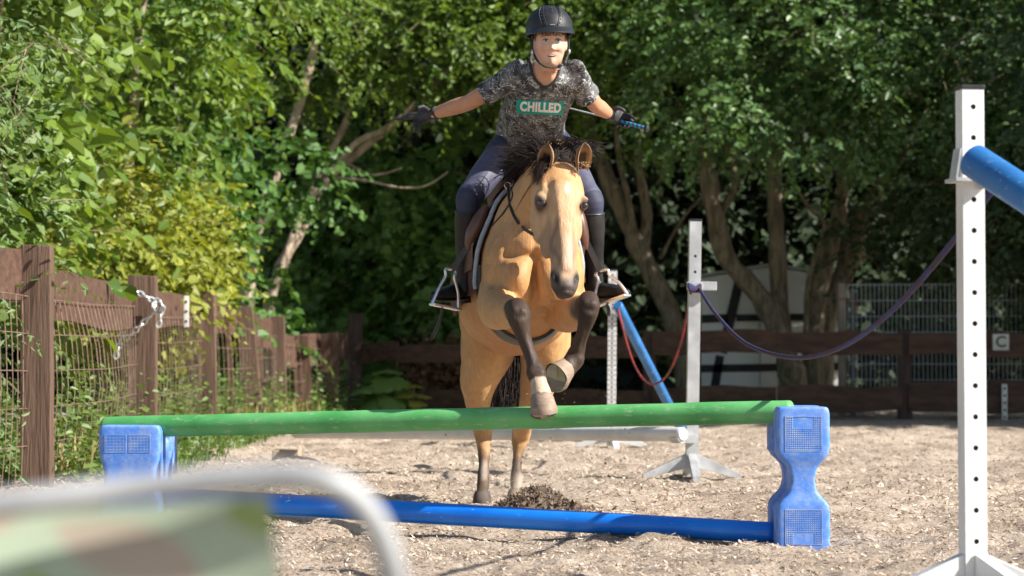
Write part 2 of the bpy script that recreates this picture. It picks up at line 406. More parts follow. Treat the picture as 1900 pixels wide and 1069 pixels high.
def tree(name, label, cat_, blobs, n_tw, lm, stems=None, bark=None, seed=1, group=None, thr=.38, gsc=1.3, base=None, twigs=.12, inner=.5, shape=0, upper=None, **kw):
    rg = np.random.default_rng(seed)
    p, o = sample_blobs(rg, blobs, n_tw, inner)
    k = gap(p, gsc, thr, seed) & (p[:, 2] > .15); p, o = p[k], o[k]
    pos, ax, nr, L, W, rnd, tl = sprays(rg, p, o, **kw)
    group = group or ('shrubs behind the fences' if cat_ == 'shrub' else 'trees round the arena')
    b = base if base is not None else (np.mean([q[0] for q in blobs]), np.mean([q[1] for q in blobs]), 0)
    t = thing(name, label, cat_, b, group=group)
    st = limbs(stems, rg).build('trunk', bark or BARK, t) if stems else None
    tw = MB()
    for q in tl[::max(1, int(1 / max(twigs, 1e-3)))]:
        tw.tube([Vector(x) for x in q], [.006, .005, .002], n=4)
    me = leaf_mesh('crown', pos, ax, nr, L, W, rnd, shape, tw); me.materials.append(lm); me.materials.append(TWIG); put('crown', me, None, t, smooth=False)
    if upper:
        p, o = sample_blobs(rg, upper, 620, .6, False); pos, ax, nr, L, W, rnd, tl = sprays(rg, p, o, n_leaf=8, tw=.9, L=.22, asp=.75)
        put('upper_crown', leaf_mesh('upper_crown', pos, ax, nr, L, W, rnd, 1), lm, t, smooth=False)
    return t
LM_HEDGE = leafmat('hazel_leaf', (.034, .095, .018), (.20, .29, .042), odd=(.38, .38, .10), trans=.33)
LM_DEEP = leafmat('linden_leaf', (.032, .095, .020), (.11, .22, .045), gloss=.35, trans=.3)
LM_YEL = leafmat('yellow_leaf', (.14, .19, .030), (.33, .35, .06), trans=.35)
LM_GREY = leafmat('willow_leaf', (.065, .13, .045), (.20, .28, .10), gloss=.35, trans=.25)
LM_ALDER = leafmat('alder_leaf', (.034, .095, .028), (.15, .25, .075), gloss=.25, trans=.25)
LM_UNDER = leafmat('undergrowth_leaf', (.055, .13, .028), (.16, .28, .06), gloss=.4, trans=.35)
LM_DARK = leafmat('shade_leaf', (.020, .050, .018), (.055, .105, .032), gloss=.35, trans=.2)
LM_BROWN = leafmat('dry_leaf', (.12, .065, .035), (.26, .16, .09), gloss=.7, trans=.15)

# the hedge of tall shrubs along the left fence
tree('shrub', 'tall grey-green willow shrub with small narrow leaves at the near left end of the hedge', 'shrub',
     [(-3.9, 14.6, 1.6, 1.0, 1.6, 1.6), (-4.1, 15.4, 3.2, 1.1, 1.7, 1.6), (-4.6, 13.4, 2.4, 1.2, 1.6, 2.2)], 2600, LM_GREY, seed=11, n_leaf=11, tw=.5, L=.058, asp=.32, thr=.33,
     stems=[([(-4.3, 14.8, 0), (-4.2, 14.8, 1.4), (-4.0, 14.9, 3.4)], .06, .02)])
tree('shrub', 'broad hazel shrub with big toothed mid-green leaves above the chained fence post', 'shrub',
     [(-4.3, 18.3, 1.3, 1.1, 2.0, 1.4), (-4.2, 18.6, 3.3, 1.2, 2.2, 1.6), (-4.3, 19.2, 5.0, 1.3, 2.4, 1.5)], 2500, LM_HEDGE, seed=12, n_leaf=8, tw=.55, L=.13, asp=.70, shape=1, size_j=.28, thr=.50, gsc=1.8, inner=.32,
     stems=[([(-4.2, 18.6, 0), (-4.1, 18.7, 1.8), (-3.9, 18.6, 4.2)], .07, .02), ([(-4.3, 19.0, 0), (-4.5, 19.2, 2), (-4.5, 19.4, 5)], .06, .02)])
tree('shrub', 'yellow-leaved low shrub glowing behind the fence boards left of the pale leaning trunks', 'shrub',
     [(-3.75, 22.6, 1.75, .75, 1.7, .75), (-3.6, 24.3, 1.7, .7, 1.4, .65)], 1400, LM_YEL, seed=13, n_leaf=10, tw=.45, L=.088, asp=.6, thr=.3,
     stems=[([(-3.8, 23, 0), (-3.7, 23, 1.0), (-3.6, 23, 1.9)], .04, .015)])
tree('tree', 'leafy hazel tree with long drooping sprays of light green leaves over the left fence', 'tree',
     [(-4.3, 23.0, 3.6, 1.4, 2.2, 1.7), (-3.9, 24.8, 5.1, 1.7, 2.6, 1.6), (-4.2, 22.2, 5.3, 1.5, 2.2, 1.3)], 2900, LM_HEDGE, seed=14, upper=[(-5, 25, 8.2, 2.2, 3, 2)], n_leaf=11, tw=.75, L=.11, asp=.58, thr=.50, gsc=1.8, inner=.32,
     stems=[([(-4.1, 24, 0), (-3.9, 24.2, 2.2), (-3.7, 24.4, 5.0)], .12, .04)])
tree('shrub', 'dense dark linden bush with round leaves around the pale leaning trunks', 'shrub',
     [(-3.85, 27.4, 1.6, .75, 1.8, 1.4), (-4.1, 29.0, 2.6, .8, 1.8, 1.2), (-4.1, 27.0, 3.3, 1.0, 2.2, 1.3), (-3.0, 30.4, 1.5, .45, .6, .6), (-2.75, 30.8, 3.1, .5, .5, .5)], 2000, LM_DEEP, seed=15, n_leaf=9, tw=.5, L=.115, asp=.82, shape=1, size_j=.25, thr=.44, gsc=2.0,
     stems=[([(-3.75, 28.5, 0), (-3.6, 28.6, 1.4), (-3.4, 28.8, 2.8)], .07, .03)])
# tree with the pale leaning trunk
tree('tree', 'tree with a pale trunk leaning far to the right behind the left fence corner', 'tree',
     [(-2.3, 32.9, 5.2, 2.2, 1.9, 1.3), (-0.95, 32.5, 5.3, 1.8, 1.6, 1.15), (-3.4, 29.8, 5.5, 1.4, 2.2, 1.2), (.3, 33.4, 5.7, 1.6, 1.7, 1.2)], 3400, LM_HEDGE, seed=16, upper=[(-2, 33, 8.4, 2.6, 2.4, 2.2), (.4, 34, 9.4, 2.4, 2.4, 2.4)], n_leaf=10, tw=.55, L=.088, asp=.6, thr=.50, gsc=1.9,
     bark=BARK_L, base=P(490, 770, 32),
     stems=[([P(485, 790, 32), P(500, 560, 32), P(560, 420, 32.2), P(605, 335, 32.4), P(680, 270, 32.6), P(760, 205, 32.6), P(840, 120, 32.4)], .088, .04),
            ([P(600, 345, 32.3), P(655, 270, 32.2), P(720, 235, 32), P(770, 190, 32)], .06, .03),
            ([P(450, 790, 31.5), P(462, 520, 31.5), P(480, 420, 31.4), P(520, 300, 31.4), P(560, 180, 31.5), P(590, 60, 31.6)], .10, .045),
            ([P(470, 700, 31.7), P(520, 500, 31.9), P(590, 330, 32.2), P(640, 230, 32.4), P(655, 160, 32.5)], .06, .035),
            ([P(640, 300, 32.4), P(690, 325, 32.2), P(745, 312, 32)], .022, .010),
            ([P(620, 330, 32.3), P(680, 335, 32.1), P(740, 348, 32), P(790, 345, 31.9), P(830, 320, 31.8)], .022, .008)])
tree('shrub', 'dark bush of round leaves behind the corner of the brown fence left of the horse', 'shrub',
     [(-1.6, 35.2, 1.5, 1.3, 1.2, 1.3), (-2.2, 36.5, 2.6, 1.5, 1.4, 1.3), (-.6, 35.6, 2.3, 1.1, 1.2, 1.5), (-1.2, 34.6, 3.4, 1.3, 1.0, 1.0)], 2700, LM_UNDER, seed=17, n_leaf=9, tw=.5, L=.125, asp=.82, shape=1, thr=.40)
# back trees on the right, with their dark stems
tree('tree', 'forked tree behind the boy and horse with a stem curving down to the white post', 'tree',
     [(1.25, 33.2, 5.3, 1.5, 1.7, 1.5), (.2, 32.8, 4.95, 1.2, 1.3, .9), (2.5, 33.0, 5.8, 1.4, 1.8, 1.3), (1.7, 32.5, 4.15, 1.0, 1.0, .8)], 3000, LM_HEDGE, seed=18, upper=[(1.8, 34, 8.6, 2.4, 2.4, 2.4), (2.6, 36, 10.4, 2.4, 2.4, 2.2)], n_leaf=9, tw=.5, L=.085, asp=.6, thr=.50, gsc=1.9,
     base=P(1260, 780, 34),
     stems=[([P(1290, 790, 34), P(1250, 600, 34), P(1190, 470, 34), P(1150, 385, 34), P(1110, 290, 34.2), P(1085, 200, 34.4)], .17, .08),
            ([P(1192, 470, 34), P(1200, 400, 34), P(1185, 310, 34), P(1180, 180, 34)], .085, .05),
            ([P(1180, 450, 34), P(1168, 380, 33.8), P(1150, 300, 33.7), P(1140, 200, 33.5)], .05, .03),
            ([P(1225, 480, 34), P(1270, 400, 34.2), P(1330, 340, 34.4)], .03, .012)])
tree('tree', 'thick many-stemmed tree growing beside the white shed with a smooth curving stem', 'tree',
     [(3.1, 31.0, 4.9, 1.6, 2.0, 1.2), (4.2, 31.0, 5.2, 1.6, 2.0, 1.5), (2.6, 30.2, 3.9, 1.0, 1.3, .7), (3.7, 30.0, 3.9, 1.0, 1.4, .85)], 3600, LM_ALDER, seed=19, upper=[(4, 33.5, 8.6, 2.4, 2.4, 2.4), (5, 36, 10.4, 2.4, 2.4, 2.2)], n_leaf=9, tw=.5, L=.086, asp=.62, thr=.50, gsc=1.9,
     base=P(1490, 780, 33),
     stems=[([P(1500, 800, 33), P(1470, 690, 33), P(1425, 570, 33), P(1350, 480, 33), P(1325, 390, 33), P(1310, 300, 33), P(1300, 200, 33)], .19, .09),
            ([P(1470, 790, 33.1), P(1450, 600, 33.2), P(1442, 450, 33.3), P(1436, 340, 33.4), P(1438, 200, 33.4)], .14, .09),
            ([P(1335, 400, 33), P(1365, 340, 33.1), P(1350, 270, 33.1), P(1330, 180, 33.1)], .06, .04)])
tree('tree', 'pair of rough grey stems leaning right where the metal mesh fence begins', 'tree',
     [(5.2, 31.5, 5.2, 1.6, 2.0, 1.5), (5.0, 30.2, 4.0, 1.2, 1.4, .8), (6.2, 31.2, 4.4, 1.4, 1.8, 1.4)], 3000, LM_ALDER, seed=20, upper=[(6.4, 33.5, 8.6, 2.4, 2.4, 2.4), (7.5, 36, 10.4, 2.6, 2.4, 2.2)], n_leaf=9, tw=.5, L=.086, asp=.62, thr=.50, gsc=1.9,
     base=P(1510, 780, 33.2),
     stems=[([P(1510, 800, 33.2), P(1510, 640, 33.2), P(1520, 540, 33.2), P(1545, 440, 33.2), P(1560, 380, 33.3), P(1570, 250, 33.4)], .16, .08),
            ([P(1525, 800, 33.3), P(1530, 600, 33.3), P(1570, 500, 33.4), P(1600, 410, 33.4), P(1640, 340, 33.5), P(1690, 250, 33.6)], .17, .09),
            ([P(1495, 620, 33), P(1500, 520, 32.9), P(1530, 420, 32.9), P(1505, 390, 32.8), P(1478, 350, 32.7)], .04, .02),
            ([P(1600, 478, 33.4), P(1640, 476, 33.3)], .03, .012)])
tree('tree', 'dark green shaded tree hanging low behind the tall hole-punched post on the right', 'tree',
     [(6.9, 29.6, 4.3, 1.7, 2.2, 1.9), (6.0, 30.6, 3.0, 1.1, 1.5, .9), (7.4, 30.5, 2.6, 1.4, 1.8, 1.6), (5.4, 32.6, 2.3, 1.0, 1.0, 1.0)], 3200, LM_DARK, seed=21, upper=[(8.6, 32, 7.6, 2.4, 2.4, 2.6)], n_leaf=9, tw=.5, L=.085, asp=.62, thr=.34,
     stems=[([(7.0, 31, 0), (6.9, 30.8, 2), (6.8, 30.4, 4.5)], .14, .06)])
# dense wood behind everything
def make_wood():
    rg = np.random.default_rng(33)
    bl = [(x + rg.normal() * .5, 39 + rg.random() * 3, z, 1.8, 1.4, 1.7) for x in np.arange(-12, 13.5, 1.7) for z in (.9, 2.6, 4.4, 6.4, 8.6, 10.5)]
    p, o = sample_blobs(rg, bl, 9000, .6); pos, ax, nr, L, W, rnd, tl = sprays(rg, p, o, n_leaf=9, tw=.8, L=.21, asp=.85)
    return leaf_mesh('far_wood', pos, ax, nr, L, W, rnd, 1)
LM_WOOD = leafmat('shaded_wood_leaf', (.010, .022, .009), (.026, .05, .016), gloss=.5, trans=.12)  # leaf colour darkened to stand for the shade deep in the wood
tag(put('far_wood', make_wood(), LM_WOOD, smooth=False), 'dark mass of leaves of the wood behind the trees', 'wood', kind='stuff')
def make_sky_block():  # dark bank added behind the wood to block sky between the leaves
    xs = np.linspace(-45, 45, 46); ys = np.array([43, 45, 48, 52, 57, 64, 80]); zs = np.array([-.1, 2.2, 5.5, 9.0, 12, 14, 14.5])
    X, Y = np.meshgrid(xs, ys); Z = np.repeat(zs[:, None], len(xs), 1) + (vnoise(np.stack([X.ravel() * .3, Y.ravel() * .3], 1), 9).reshape(X.shape) - .5) * 1.2 * (zs[:, None] > 0)
    n, m = X.shape; idx = np.arange(n * m).reshape(n, m); q = np.stack([idx[:-1, :-1], idx[:-1, 1:], idx[1:, 1:], idx[1:, :-1]], -1).reshape(-1, 4)
    return fast_mesh('sky_block_bank', np.stack([X.ravel(), Y.ravel(), Z.ravel()], 1), q)
tag(put('sky_block_bank', make_sky_block(), mat('dark_backing', (.010, .018, .008), (.03, .045, .016), scale=3, rough=.95)), kind='structure')
# tree to the right of the arena whose shade falls on the back fence
tree('tree', 'big leafy tree standing right of the arena that shades the back fence', 'tree',
     [(11.4, 26.4, 4.9, 2.2, 2.4, 2.4), (13.5, 26.6, 6.4, 2.4, 2.4, 2.4), (10.0, 28.4, 3.6, 1.6, 2.0, 2.0), (11.2, 30.4, 4.6, 2.0, 2.4, 2.6), (12.8, 25.9, 3.4, 2.0, 1.8, 2.0)], 2900, LM_DEEP, seed=22, n_leaf=9, tw=.8, L=.2, asp=.75, thr=.25,
     stems=[([(12, 27.6, 0), (11.9, 27.6, 2.5), (11.8, 27.4, 5.5)], .25, .1)])
# ---------------------------------------------------------------- fences
WOOD = mat('stained_plank', (.058, .028, .017), (.12, .062, .038), scale=5, rough=.75, bump=.006, bscale=14, stretch=(3, 3, .35), c3=(.25, .17, .12), scale3=9, amt3=.55, thr=.60)
WOODH = mat('stained_rail', (.052, .026, .016), (.108, .055, .034), scale=5, rough=.75, bump=.006, bscale=14, stretch=(.35, 3, 3), c3=(.22, .15, .11), scale3=9, amt3=.5, thr=.62)
WOOD_D = mat('dark_stained_post', (.035, .022, .018), (.08, .048, .036), scale=5, rough=.8, bump=.005, bscale=14, stretch=(3, 3, .35))
WOODP = mat('weathered_fence_post', (.075, .041, .026), (.14, .084, .056), scale=5, rough=.8, bump=.008, bscale=16, stretch=(4, 4, .3), c3=(.05, .025, .018), scale3=11, amt3=.7, thr=.56)
RUST = mat('rusty_wire', (.13, .075, .05), (.24, .17, .13), scale=20, rough=.7, metal=.3)
GALV = mat('galvanised_wire', (.42, .47, .52), (.56, .61, .66), scale=20, rough=.5, metal=.15)
def plank(a, b, h, th, rg, wav=.03, top=None, n=14):
    """live-edge board from a to b (centre line), h tall, th thick, wavy edges"""
    mb = MB(); a = Vector(a); b = Vector(b); t = (b - a); up = V(0, 0, 1); nrm = t.cross(up).normalized()
    ph = [rg.random() * 6 for _ in range(6)]
    ring = []
    for i in range(n + 1):
        q = i / n; c = a + t * q
        e1 = wav * (math.sin(q * 5 + ph[0]) * .6 + math.sin(q * 11 + ph[1]) * .35); e2 = wav * (math.sin(q * 4.3 + ph[2]) * .7 + math.sin(q * 9 + ph[3]) * .4)
        T = c + up * (h / 2 + e1); B = c - up * (h / 2 + e2); m_ = nrm * th / 2
        ring.append([T + m_, T - m_, B - m_, B + m_])
    vs = [q for r in ring for q in r]
    fs = [(4 * i + k, 4 * i + (k + 1) % 4, 4 * i + 4 + (k + 1) % 4, 4 * i + 4 + k) for i in range(n) for k in range(4)]
    fs += [(0, 1, 2, 3), (4 * n + 3, 4 * n + 2, 4 * n + 1, 4 * n)]
    return mb.add(vs, fs)
def post(base, top, wdt, dp, rot=0):
    mb = MB(); base = Vector(base); top = Vector(top)
    sx = V(math.cos(rot), math.sin(rot), 0); sy = V(-math.sin(rot), math.cos(rot), 0)
    L = 7; vs = []
    rr = random.Random(int(base.x * 977 + base.y * 131))
    for i in range(L):
        c = base.lerp(top, i / (L - 1)); k = 1 + rr.uniform(-.025, .025)
        for x, y in ((-1, -1), (1, -1), (1, 1), (-1, 1)):
            q = c + sx * x * wdt / 2 * k + sy * y * dp / 2 * k
            if i == L - 1: q.z += rr.uniform(-.012, .012)
            vs.append(q)
    fs = [(4 * i + k, 4 * i + (k + 1) % 4, 4 * i + 4 + (k + 1) % 4, 4 * i + 4 + k) for i in range(L - 1) for k in range(4)] + [(3, 2, 1, 0), tuple(4 * (L - 1) + k for k in range(4))]
    return mb.add(vs, fs)
def vert(x, ytop, d, z0=-.1):   # base and top of an upright post seen at x with its top at ytop
    t = P(x, ytop, d); return V(t.x, t.y, z0), t
rng = random.Random(4)
lf = thing('wooden_fence', 'brown board and wire mesh fence running back along the left side', 'fence', (-2.8, 14.3, 0))
# x, ytop, d, width px, lean px at base
LP = [(69, 455, 14.3, 55, 3), (265, 513, 19.0, 51, 2), (384, 542, 23.0, 32, 3), (452, 570, 26.2, 32, 26), (516, 586, 28.8, 24, 6), (617, 617, 31.5, 20, 2), (660, 583, 33.0, 26, -2)]
tops = []
for i, (x, yt, d, wp, ln) in enumerate(LP):
    b, t = vert(x, yt, d); b.x += ln * d / F
    tops.append((b, t))
    wd = wp * d / F
    post(b, t, wd, .13 if i < 6 else .16, 0.0).build('post', WOODP if i < 6 else WOOD_D, lf, smooth=False, bevel=.008)
def boards(name, i0, i1, off_t, h, bow=0, wav=.02, th=.04):
    (b0, t0), (b1, t1) = tops[i0], tops[i1]
    a = V(t0.x, t0.y + .02, t0.z + off_t[0] - h / 2); c = V(t1.x, t1.y - .02, t1.z + off_t[1] - h / 2)
    a.x -= .085; c.x -= .085
    return plank(a, c, h, th, rng, wav).build(name, WOODH, lf, smooth=False)
# board left of the first post
a = P(-60, 470, 13.4); plank(a - V(.02, 0, .13), tops[0][1] - V(.09, 0, .17), .32, .04, rng, .02).build('board', WOODH, lf, smooth=False)
boards('board', 0, 1, (-.13, -.08), .32, wav=.03)
boards('board', 1, 2, (-.09, -.04), .30)
boards('board', 2, 3, (-.05, -.03), .30)
boards('board', 3, 4, (-.05, -.05), .34)
boards('board', 4, 5, (-.22, -.02), .40)
boards('board', 5, 6, (-.05, -.25), .34)
# extra upright planks nailed on further back
for x, yt, yb, d, wp, ln in ((420, 580, 770, 24.8, 9, 12), (556, 622, 770, 30, 32, 10), (604, 620, 690, 31, 16, 0), (486, 622, 705, 27.5, 7, -3)):
    b, t = P(x + ln, yb, d), P(x, yt, d); post(b, t, wp * d / F, .03).build('upright_plank', WOOD, lf, smooth=False)
# wire mesh panels
def wire_panel(p0, p1, z0a, z1a, z0b, z1b, sp=.052, hs=.2, bow=.05, r=.0035):
    mb = MB(); L = (p1 - p0).length; n = int(L / sp); dr = (p1 - p0).normalized(); nrm = dr.cross(V(0, 0, 1)); nrm = nrm if nrm.x > 0 else -nrm
    def pt(q, z): 
        zz0 = lerp(z0a, z0b, q); zz1 = lerp(z1a, z1b, q); s = math.sin(PI * q) * math.sin(PI * min(1, max(0, z)))
        return p0.lerp(p1, q) * 1.0 + V(0, 0, lerp(zz0, zz1, z) - p0.lerp(p1, q).z + .05 * bow * math.sin(q * 9)) + nrm * (bow * s - .05)
    for i in range(n + 1):
        q = i / n; k = rng.uniform(-.006, .006)
        mb.tube([pt(min(1, max(0, q + k * math.sin(z * 3))), z) for z in (0, .25, .5, .75, 1)], r, n=4)
    m = max(3, int((z1a - z0a) / hs))
    for j in range(m + 1):
        mb.tube([pt(i / 12, j / m) for i in range(13)], r * 1.1, n=4)
    return mb
for i in range(0, 6):
    (b0, t0), (b1, t1) = tops[i], tops[i + 1]
    wire_panel(V(b0.x, b0.y, 0), V(b1.x, b1.y, 0), .03, t0.z - .32, .03, t1.z - .24, bow=.10 if i == 0 else .04, sp=.17 if i < 2 else .26, hs=.2).build('wire_mesh', RUST, lf, smooth=False)
wire_panel(V(-3.05, 11.8, 0), V(tops[0][0].x, tops[0][0].y - .05, 0), .03, 1.18, .03, 1.13, sp=.12).build('wire_mesh', RUST, lf, smooth=False)
# chain with knot on the second post
CHROME = mat('bright_chain_steel', (.62, .64, .66), (.75, .77, .80), scale=30, rough=.38, metal=.6)
def chain_links(mb, pts, link=.062, r=.0085):
    c = cat_at([list(p) for p in pts], 12); seg = np.linalg.norm(np.diff(c, axis=0), axis=1); s = np.concatenate([[0], np.cumsum(seg)])
    n = int(s[-1] / (link * .72))
    for i in range(n):
        q = (i + .5) / n * s[-1]; p = Vector([np.interp(q, s, c[:, k]) for k in range(3)]); p2 = Vector([np.interp(min(q + .01, s[-1]), s, c[:, k]) for k in range(3)])
        t = (p2 - p).normalized() if (p2 - p).length > 1e-6 else V(0, 0, -1)
        sd = t.orthogonal().normalized(); sd = Quaternion(t, (i % 2) * PI / 2 + .5) @ sd; u = t.cross(sd)
        R = Matrix((t, sd, u)).transposed(); ring = []
        for k in range(14):
            a = 2 * PI * k / 14; ring.append(p + R @ V(math.cos(a) * link * .5, math.sin(a) * link * .3, 0))
        mb.tube(ring + [ring[0]], r, n=6, cap=False)
ch = MB(); dd = 18.9
chain_links(ch, [P(238, 533, dd), P(252, 541, dd - .04), P(275, 553, dd - .05), P(297, 566, dd - .04)])
chain_links(ch, [P(297, 568, dd - .05), P(275, 590, dd - .06), P(252, 612, dd - .05), P(232, 630, dd)])
for k in range(3): chain_links(ch, [P(290, 556, dd - .07), P(302, 570, dd - .12 + .03 * k), P(292, 580, dd - .08), P(286, 566, dd - .1), P(297, 562, dd - .05)], link=.055)
chain_links(ch, [P(299, 572, dd - .07), P(297, 590, dd - .06), P(293, 606, dd - .05)])
chain_links(ch, [P(228, 615, dd), P(222, 640, dd + .02), P(214, 665, dd + .02)], link=.055)
tag(ch.build('chain', CHROME), 'shiny steel chain knotted around the second fence post', 'chain')
WHITEP = mat('white_plastic', (.62, .60, .56), (.78, .77, .73), scale=12, rough=.5)
BLACKP = mat('black_plastic', (.012, .012, .013), (.03, .03, .032), scale=15, rough=.4)
def strip(name, label, x, y0, y1, d, wpx, nh, par=None):
    t = thing(name, label, 'strip', P(x, y1, d), group='white insulator strips on the fences'); mb = MB(); a, b = P(x, y0, d), P(x, y1, d); hw = wpx * d / F / 2
    mb.box((a + b) / 2, (hw * 2, .012, (a - b).length)); mb.build('plate', WHITEP, t, bevel=.002)
    for k in range(nh):
        q = a.lerp(b, (k + .6) / (nh + .2)); h = MB(); h.box(q + V(0, -.0085, 0), (hw * .8, .006, hw * .9)); h.build('slot', BLACKP, t, smooth=False)
    return t
strip('insulator_strip', 'white slotted plastic strip screwed to the left fence board', 346, 549, 607, 21.0, 9, 3)
# back fence
bf = thing('wooden_fence', 'low dark brown two-rail fence across the back of the arena', 'fence', (2, 30.5, 0))
BP = [(660, 33.0, 585), (845, 32.0, 610), (1030, 31.3, 612), (1205, 30.8, 614), (1440, 30.3, 612), (1678, 30.0, 612), (1925, 29.7, 612), (2180, 29.4, 612)]
for k, (x, d, yt) in enumerate(BP[1:]):
    if x in (845, 1440): continue
    b, t = vert(x, yt, d); post(b, t, .16, .14).build('post', WOOD_D, bf, smooth=False, bevel=.008)
def rail(x0, d0, x1, d1, yt, yb, m=WOODH):
    a = (P(x0, yt, d0) + P(x0, yb, d0)) / 2; c = (P(x1, yt, d1) + P(x1, yb, d1)) / 2; h = (yb - yt) * d0 / F
    plank(a + V(0, -.09, 0), c + V(0, -.09, 0), h, .045, rng, .025).build('rail', m, bf, smooth=False)
rail(672, 32.9, 738, 32.5, 636, 672); rail(738, 32.5, 1028, 31.4, 642, 674)
rail(1030, 31.3, 1200, 30.8, 626, 664); rail(1210, 30.8, 1442, 30.3, 614, 656); rail(1442, 30.3, 1672, 30.0, 617, 657); rail(1684, 30.0, 1925, 29.7, 618, 660); rail(1930, 29.7, 2180, 29.4, 618, 660)
rail(740, 32.5, 1028, 31.4, 726, 764); rail(1030, 31.3, 1200, 30.8, 724, 756); rail(1210, 30.8, 1438, 30.3, 718, 758); rail(1441, 30.3, 1672, 30.0, 716, 762); rail(1684, 30.0, 1925, 29.7, 708, 764); rail(1930, 29.7, 2180, 29.4, 708, 764)
# dry hedge remnants and stems behind the left part of the rail fence
rg_ = np.random.default_rng(8)
tree('shrub', 'withered brown-leaved bush between the two rails left of the horse', 'shrub', [(-.95, 33.1, .62, .55, .35, .38), (-.4, 33.0, .6, .5, .35, .36)], 420, LM_BROWN, seed=41, n_leaf=8, tw=.25, L=.07, asp=.7, thr=.3, twigs=.5,
     stems=[([P(x, 790, 33), P(x + dx, 720, 33), P(x + dx * 2, 660, 33)], .022, .012) for x, dx in ((742, -3), (768, 3), (782, 2), (800, 6))])
# mesh fence behind the right part
wf = thing('wire_fence', 'grey welded mesh fence panel behind the brown rails on the right', 'fence', P(1560, 780, 31.2))
def dbl_mesh(p0, p1, z0, z1):
    mb = MB(); L = (p1 - p0).length; n = int(L / .055)
    for i in range(n + 1):
        q = p0.lerp(p1, i / n); mb.tube([V(q.x, q.y, z0), V(q.x, q.y, z1)], .0052, n=4)
    for k in range(9):
        z = lerp(z0 + .05, z1 - .02, k / 8)
        for s in (-.006, .006): mb.tube([V(p0.x, p0.y + s, z), V(p1.x, p1.y + s, z)], .006, n=4)
    return mb
q0 = P(1575, 780, 31.2); q0.z = 0; q1 = V(8.2, 30.6, 0)
dbl_mesh(q0, q1, .03, 1.73).build('mesh_panel', GALV, wf, smooth=False)
tp = P(1562, 525, 31.2); post(V(tp.x, tp.y, -.1), tp, .10, .08).build('post', mat('weathered_post', (.22, .18, .15), (.34, .29, .25), scale=6, rough=.85, stretch=(3, 3, .4)), wf, smooth=False)
tp = P(1582, 535, 31.25); post(V(tp.x, tp.y, -.1), tp, .06, .06).build('post', mat('grey_blue_post', (.10, .11, .13), (.17, .18, .20), scale=6, rough=.7), wf, smooth=False)
tw = MB(); tw.tube([P(1556, 556, 31.1), P(1575, 554, 31.08), P(1590, 560, 31.08), P(1587, 575, 31.08), P(1592, 583, 31.08)], .008, n=5, steps=4)
tag(tw.build('twine', mat('orange_twine', (.35, .09, .05), (.45, .14, .08), scale=30, rough=.9)), 'orange baler twine tied round the mesh fence post', 'twine')
# letter sign
sg = thing('letter_sign', 'small white square dressage sign reading C on the back rail', 'sign', P(1857, 650, 29.6))
s0 = P(1857, 635, 29.62); mb = MB(); mb.box(s0, (.2, .012, .2)); mb.build('board', mat('sign_white', (.55, .55, .48), (.68, .68, .62), scale=9, rough=.5), sg, bevel=.003)
def text_mesh(body, size, offset=0.0, extrude=.002, spacing=1.0):
    cu = bpy.data.curves.new('t', 'FONT'); cu.body = body; cu.size = size; cu.align_x = 'CENTER'; cu.align_y = 'CENTER'; cu.offset = offset; cu.extrude = extrude; cu.space_character = spacing
    o = bpy.data.objects.new('t', cu); COL.objects.link(o); dg = bpy.context.evaluated_depsgraph_get(); dg.update()
    me = bpy.data.meshes.new_from_object(o.evaluated_get(dg)); bpy.data.objects.remove(o); return me
def place_text(name, me, c, R, m, parent):
    co = get_co(me) @ np.array(R.transposed()); set_co(me, co + np.array(c)); return put(name, me, m, parent, smooth=False)
DGREEN = mat('sign_green', (.03, .07, .03), rough=.5)
place_text('letter', text_mesh('C', .19, .004), s0 + V(0, -.009, 0), Matrix.Rotation(PI / 2, 3, 'X'), DGREEN, sg)
mb = MB()
for a_, b_ in (((-.09, .082), (.09, .002)), ): pass
strip('insulator_strip', 'white slotted plastic strip hanging on the lower back rail near the C sign', 1864, 713, 782, 29.6, 10, 5)
# white shed
sh = thing('shed', 'white panelled shed with black timber strips behind the back fence', 'shed', P(1415, 780, 33.9))
WHITE_W = mat('white_wall', (.80, .80, .77), (.88, .88, .85), scale=3, rough=.7); BLK = mat('black_timber', (.015, .014, .014), (.035, .032, .03), scale=5, rough=.7)
x0, x1 = P(1302, 700, 33.9).x, P(1560, 700, 33.9).x; zt = P(1302, 516, 33.9).z; ys = 33.9
mb = MB(); mb.add([V(x0, ys, 0), V(x1, ys, 0), V(x1, ys, zt), V((x0 + x1) / 2, ys, zt + .16), V(x0, ys, zt), V(x0, ys + 2.2, 0), V(x1, ys + 2.2, 0), V(x1, ys + 2.2, zt), V((x0 + x1) / 2, ys + 2.2, zt + .16), V(x0, ys + 2.2, zt)],
                 [(0, 1, 2, 3, 4), (9, 8, 7, 6, 5), (0, 4, 9, 5), (1, 6, 7, 2), (0, 5, 6, 1), (2, 7, 8, 3), (3, 8, 9, 4)]); mb.build('wall', WHITE_W, sh, smooth=False)
mb = MB(); xm = (x0 + x1) / 2
mb.beam(V(x0 - .06, ys + 1.1, zt + .028), V(xm, ys + 1.1, zt + .19), 2.4, .035); mb.beam(V(xm, ys + 1.1, zt + .19), V(x1 + .06, ys + 1.1, zt + .028), 2.4, .035)
mb.build('roof', mat('pale_roof', (.42, .44, .44), (.52, .54, .54), scale=4, rough=.5), sh, smooth=False)
def strp(xa, ya, xb, yb, wpx):
    m_ = MB(); m_.beam(P(xa, ya, ys - .012), P(xb, yb, ys - .012), .02, wpx * ys / F, up=V(0, 0, 1) if abs(xb - xa) > abs(yb - ya) else V(1, 0, 0)); m_.build('timber_strip', BLK, sh, smooth=False)
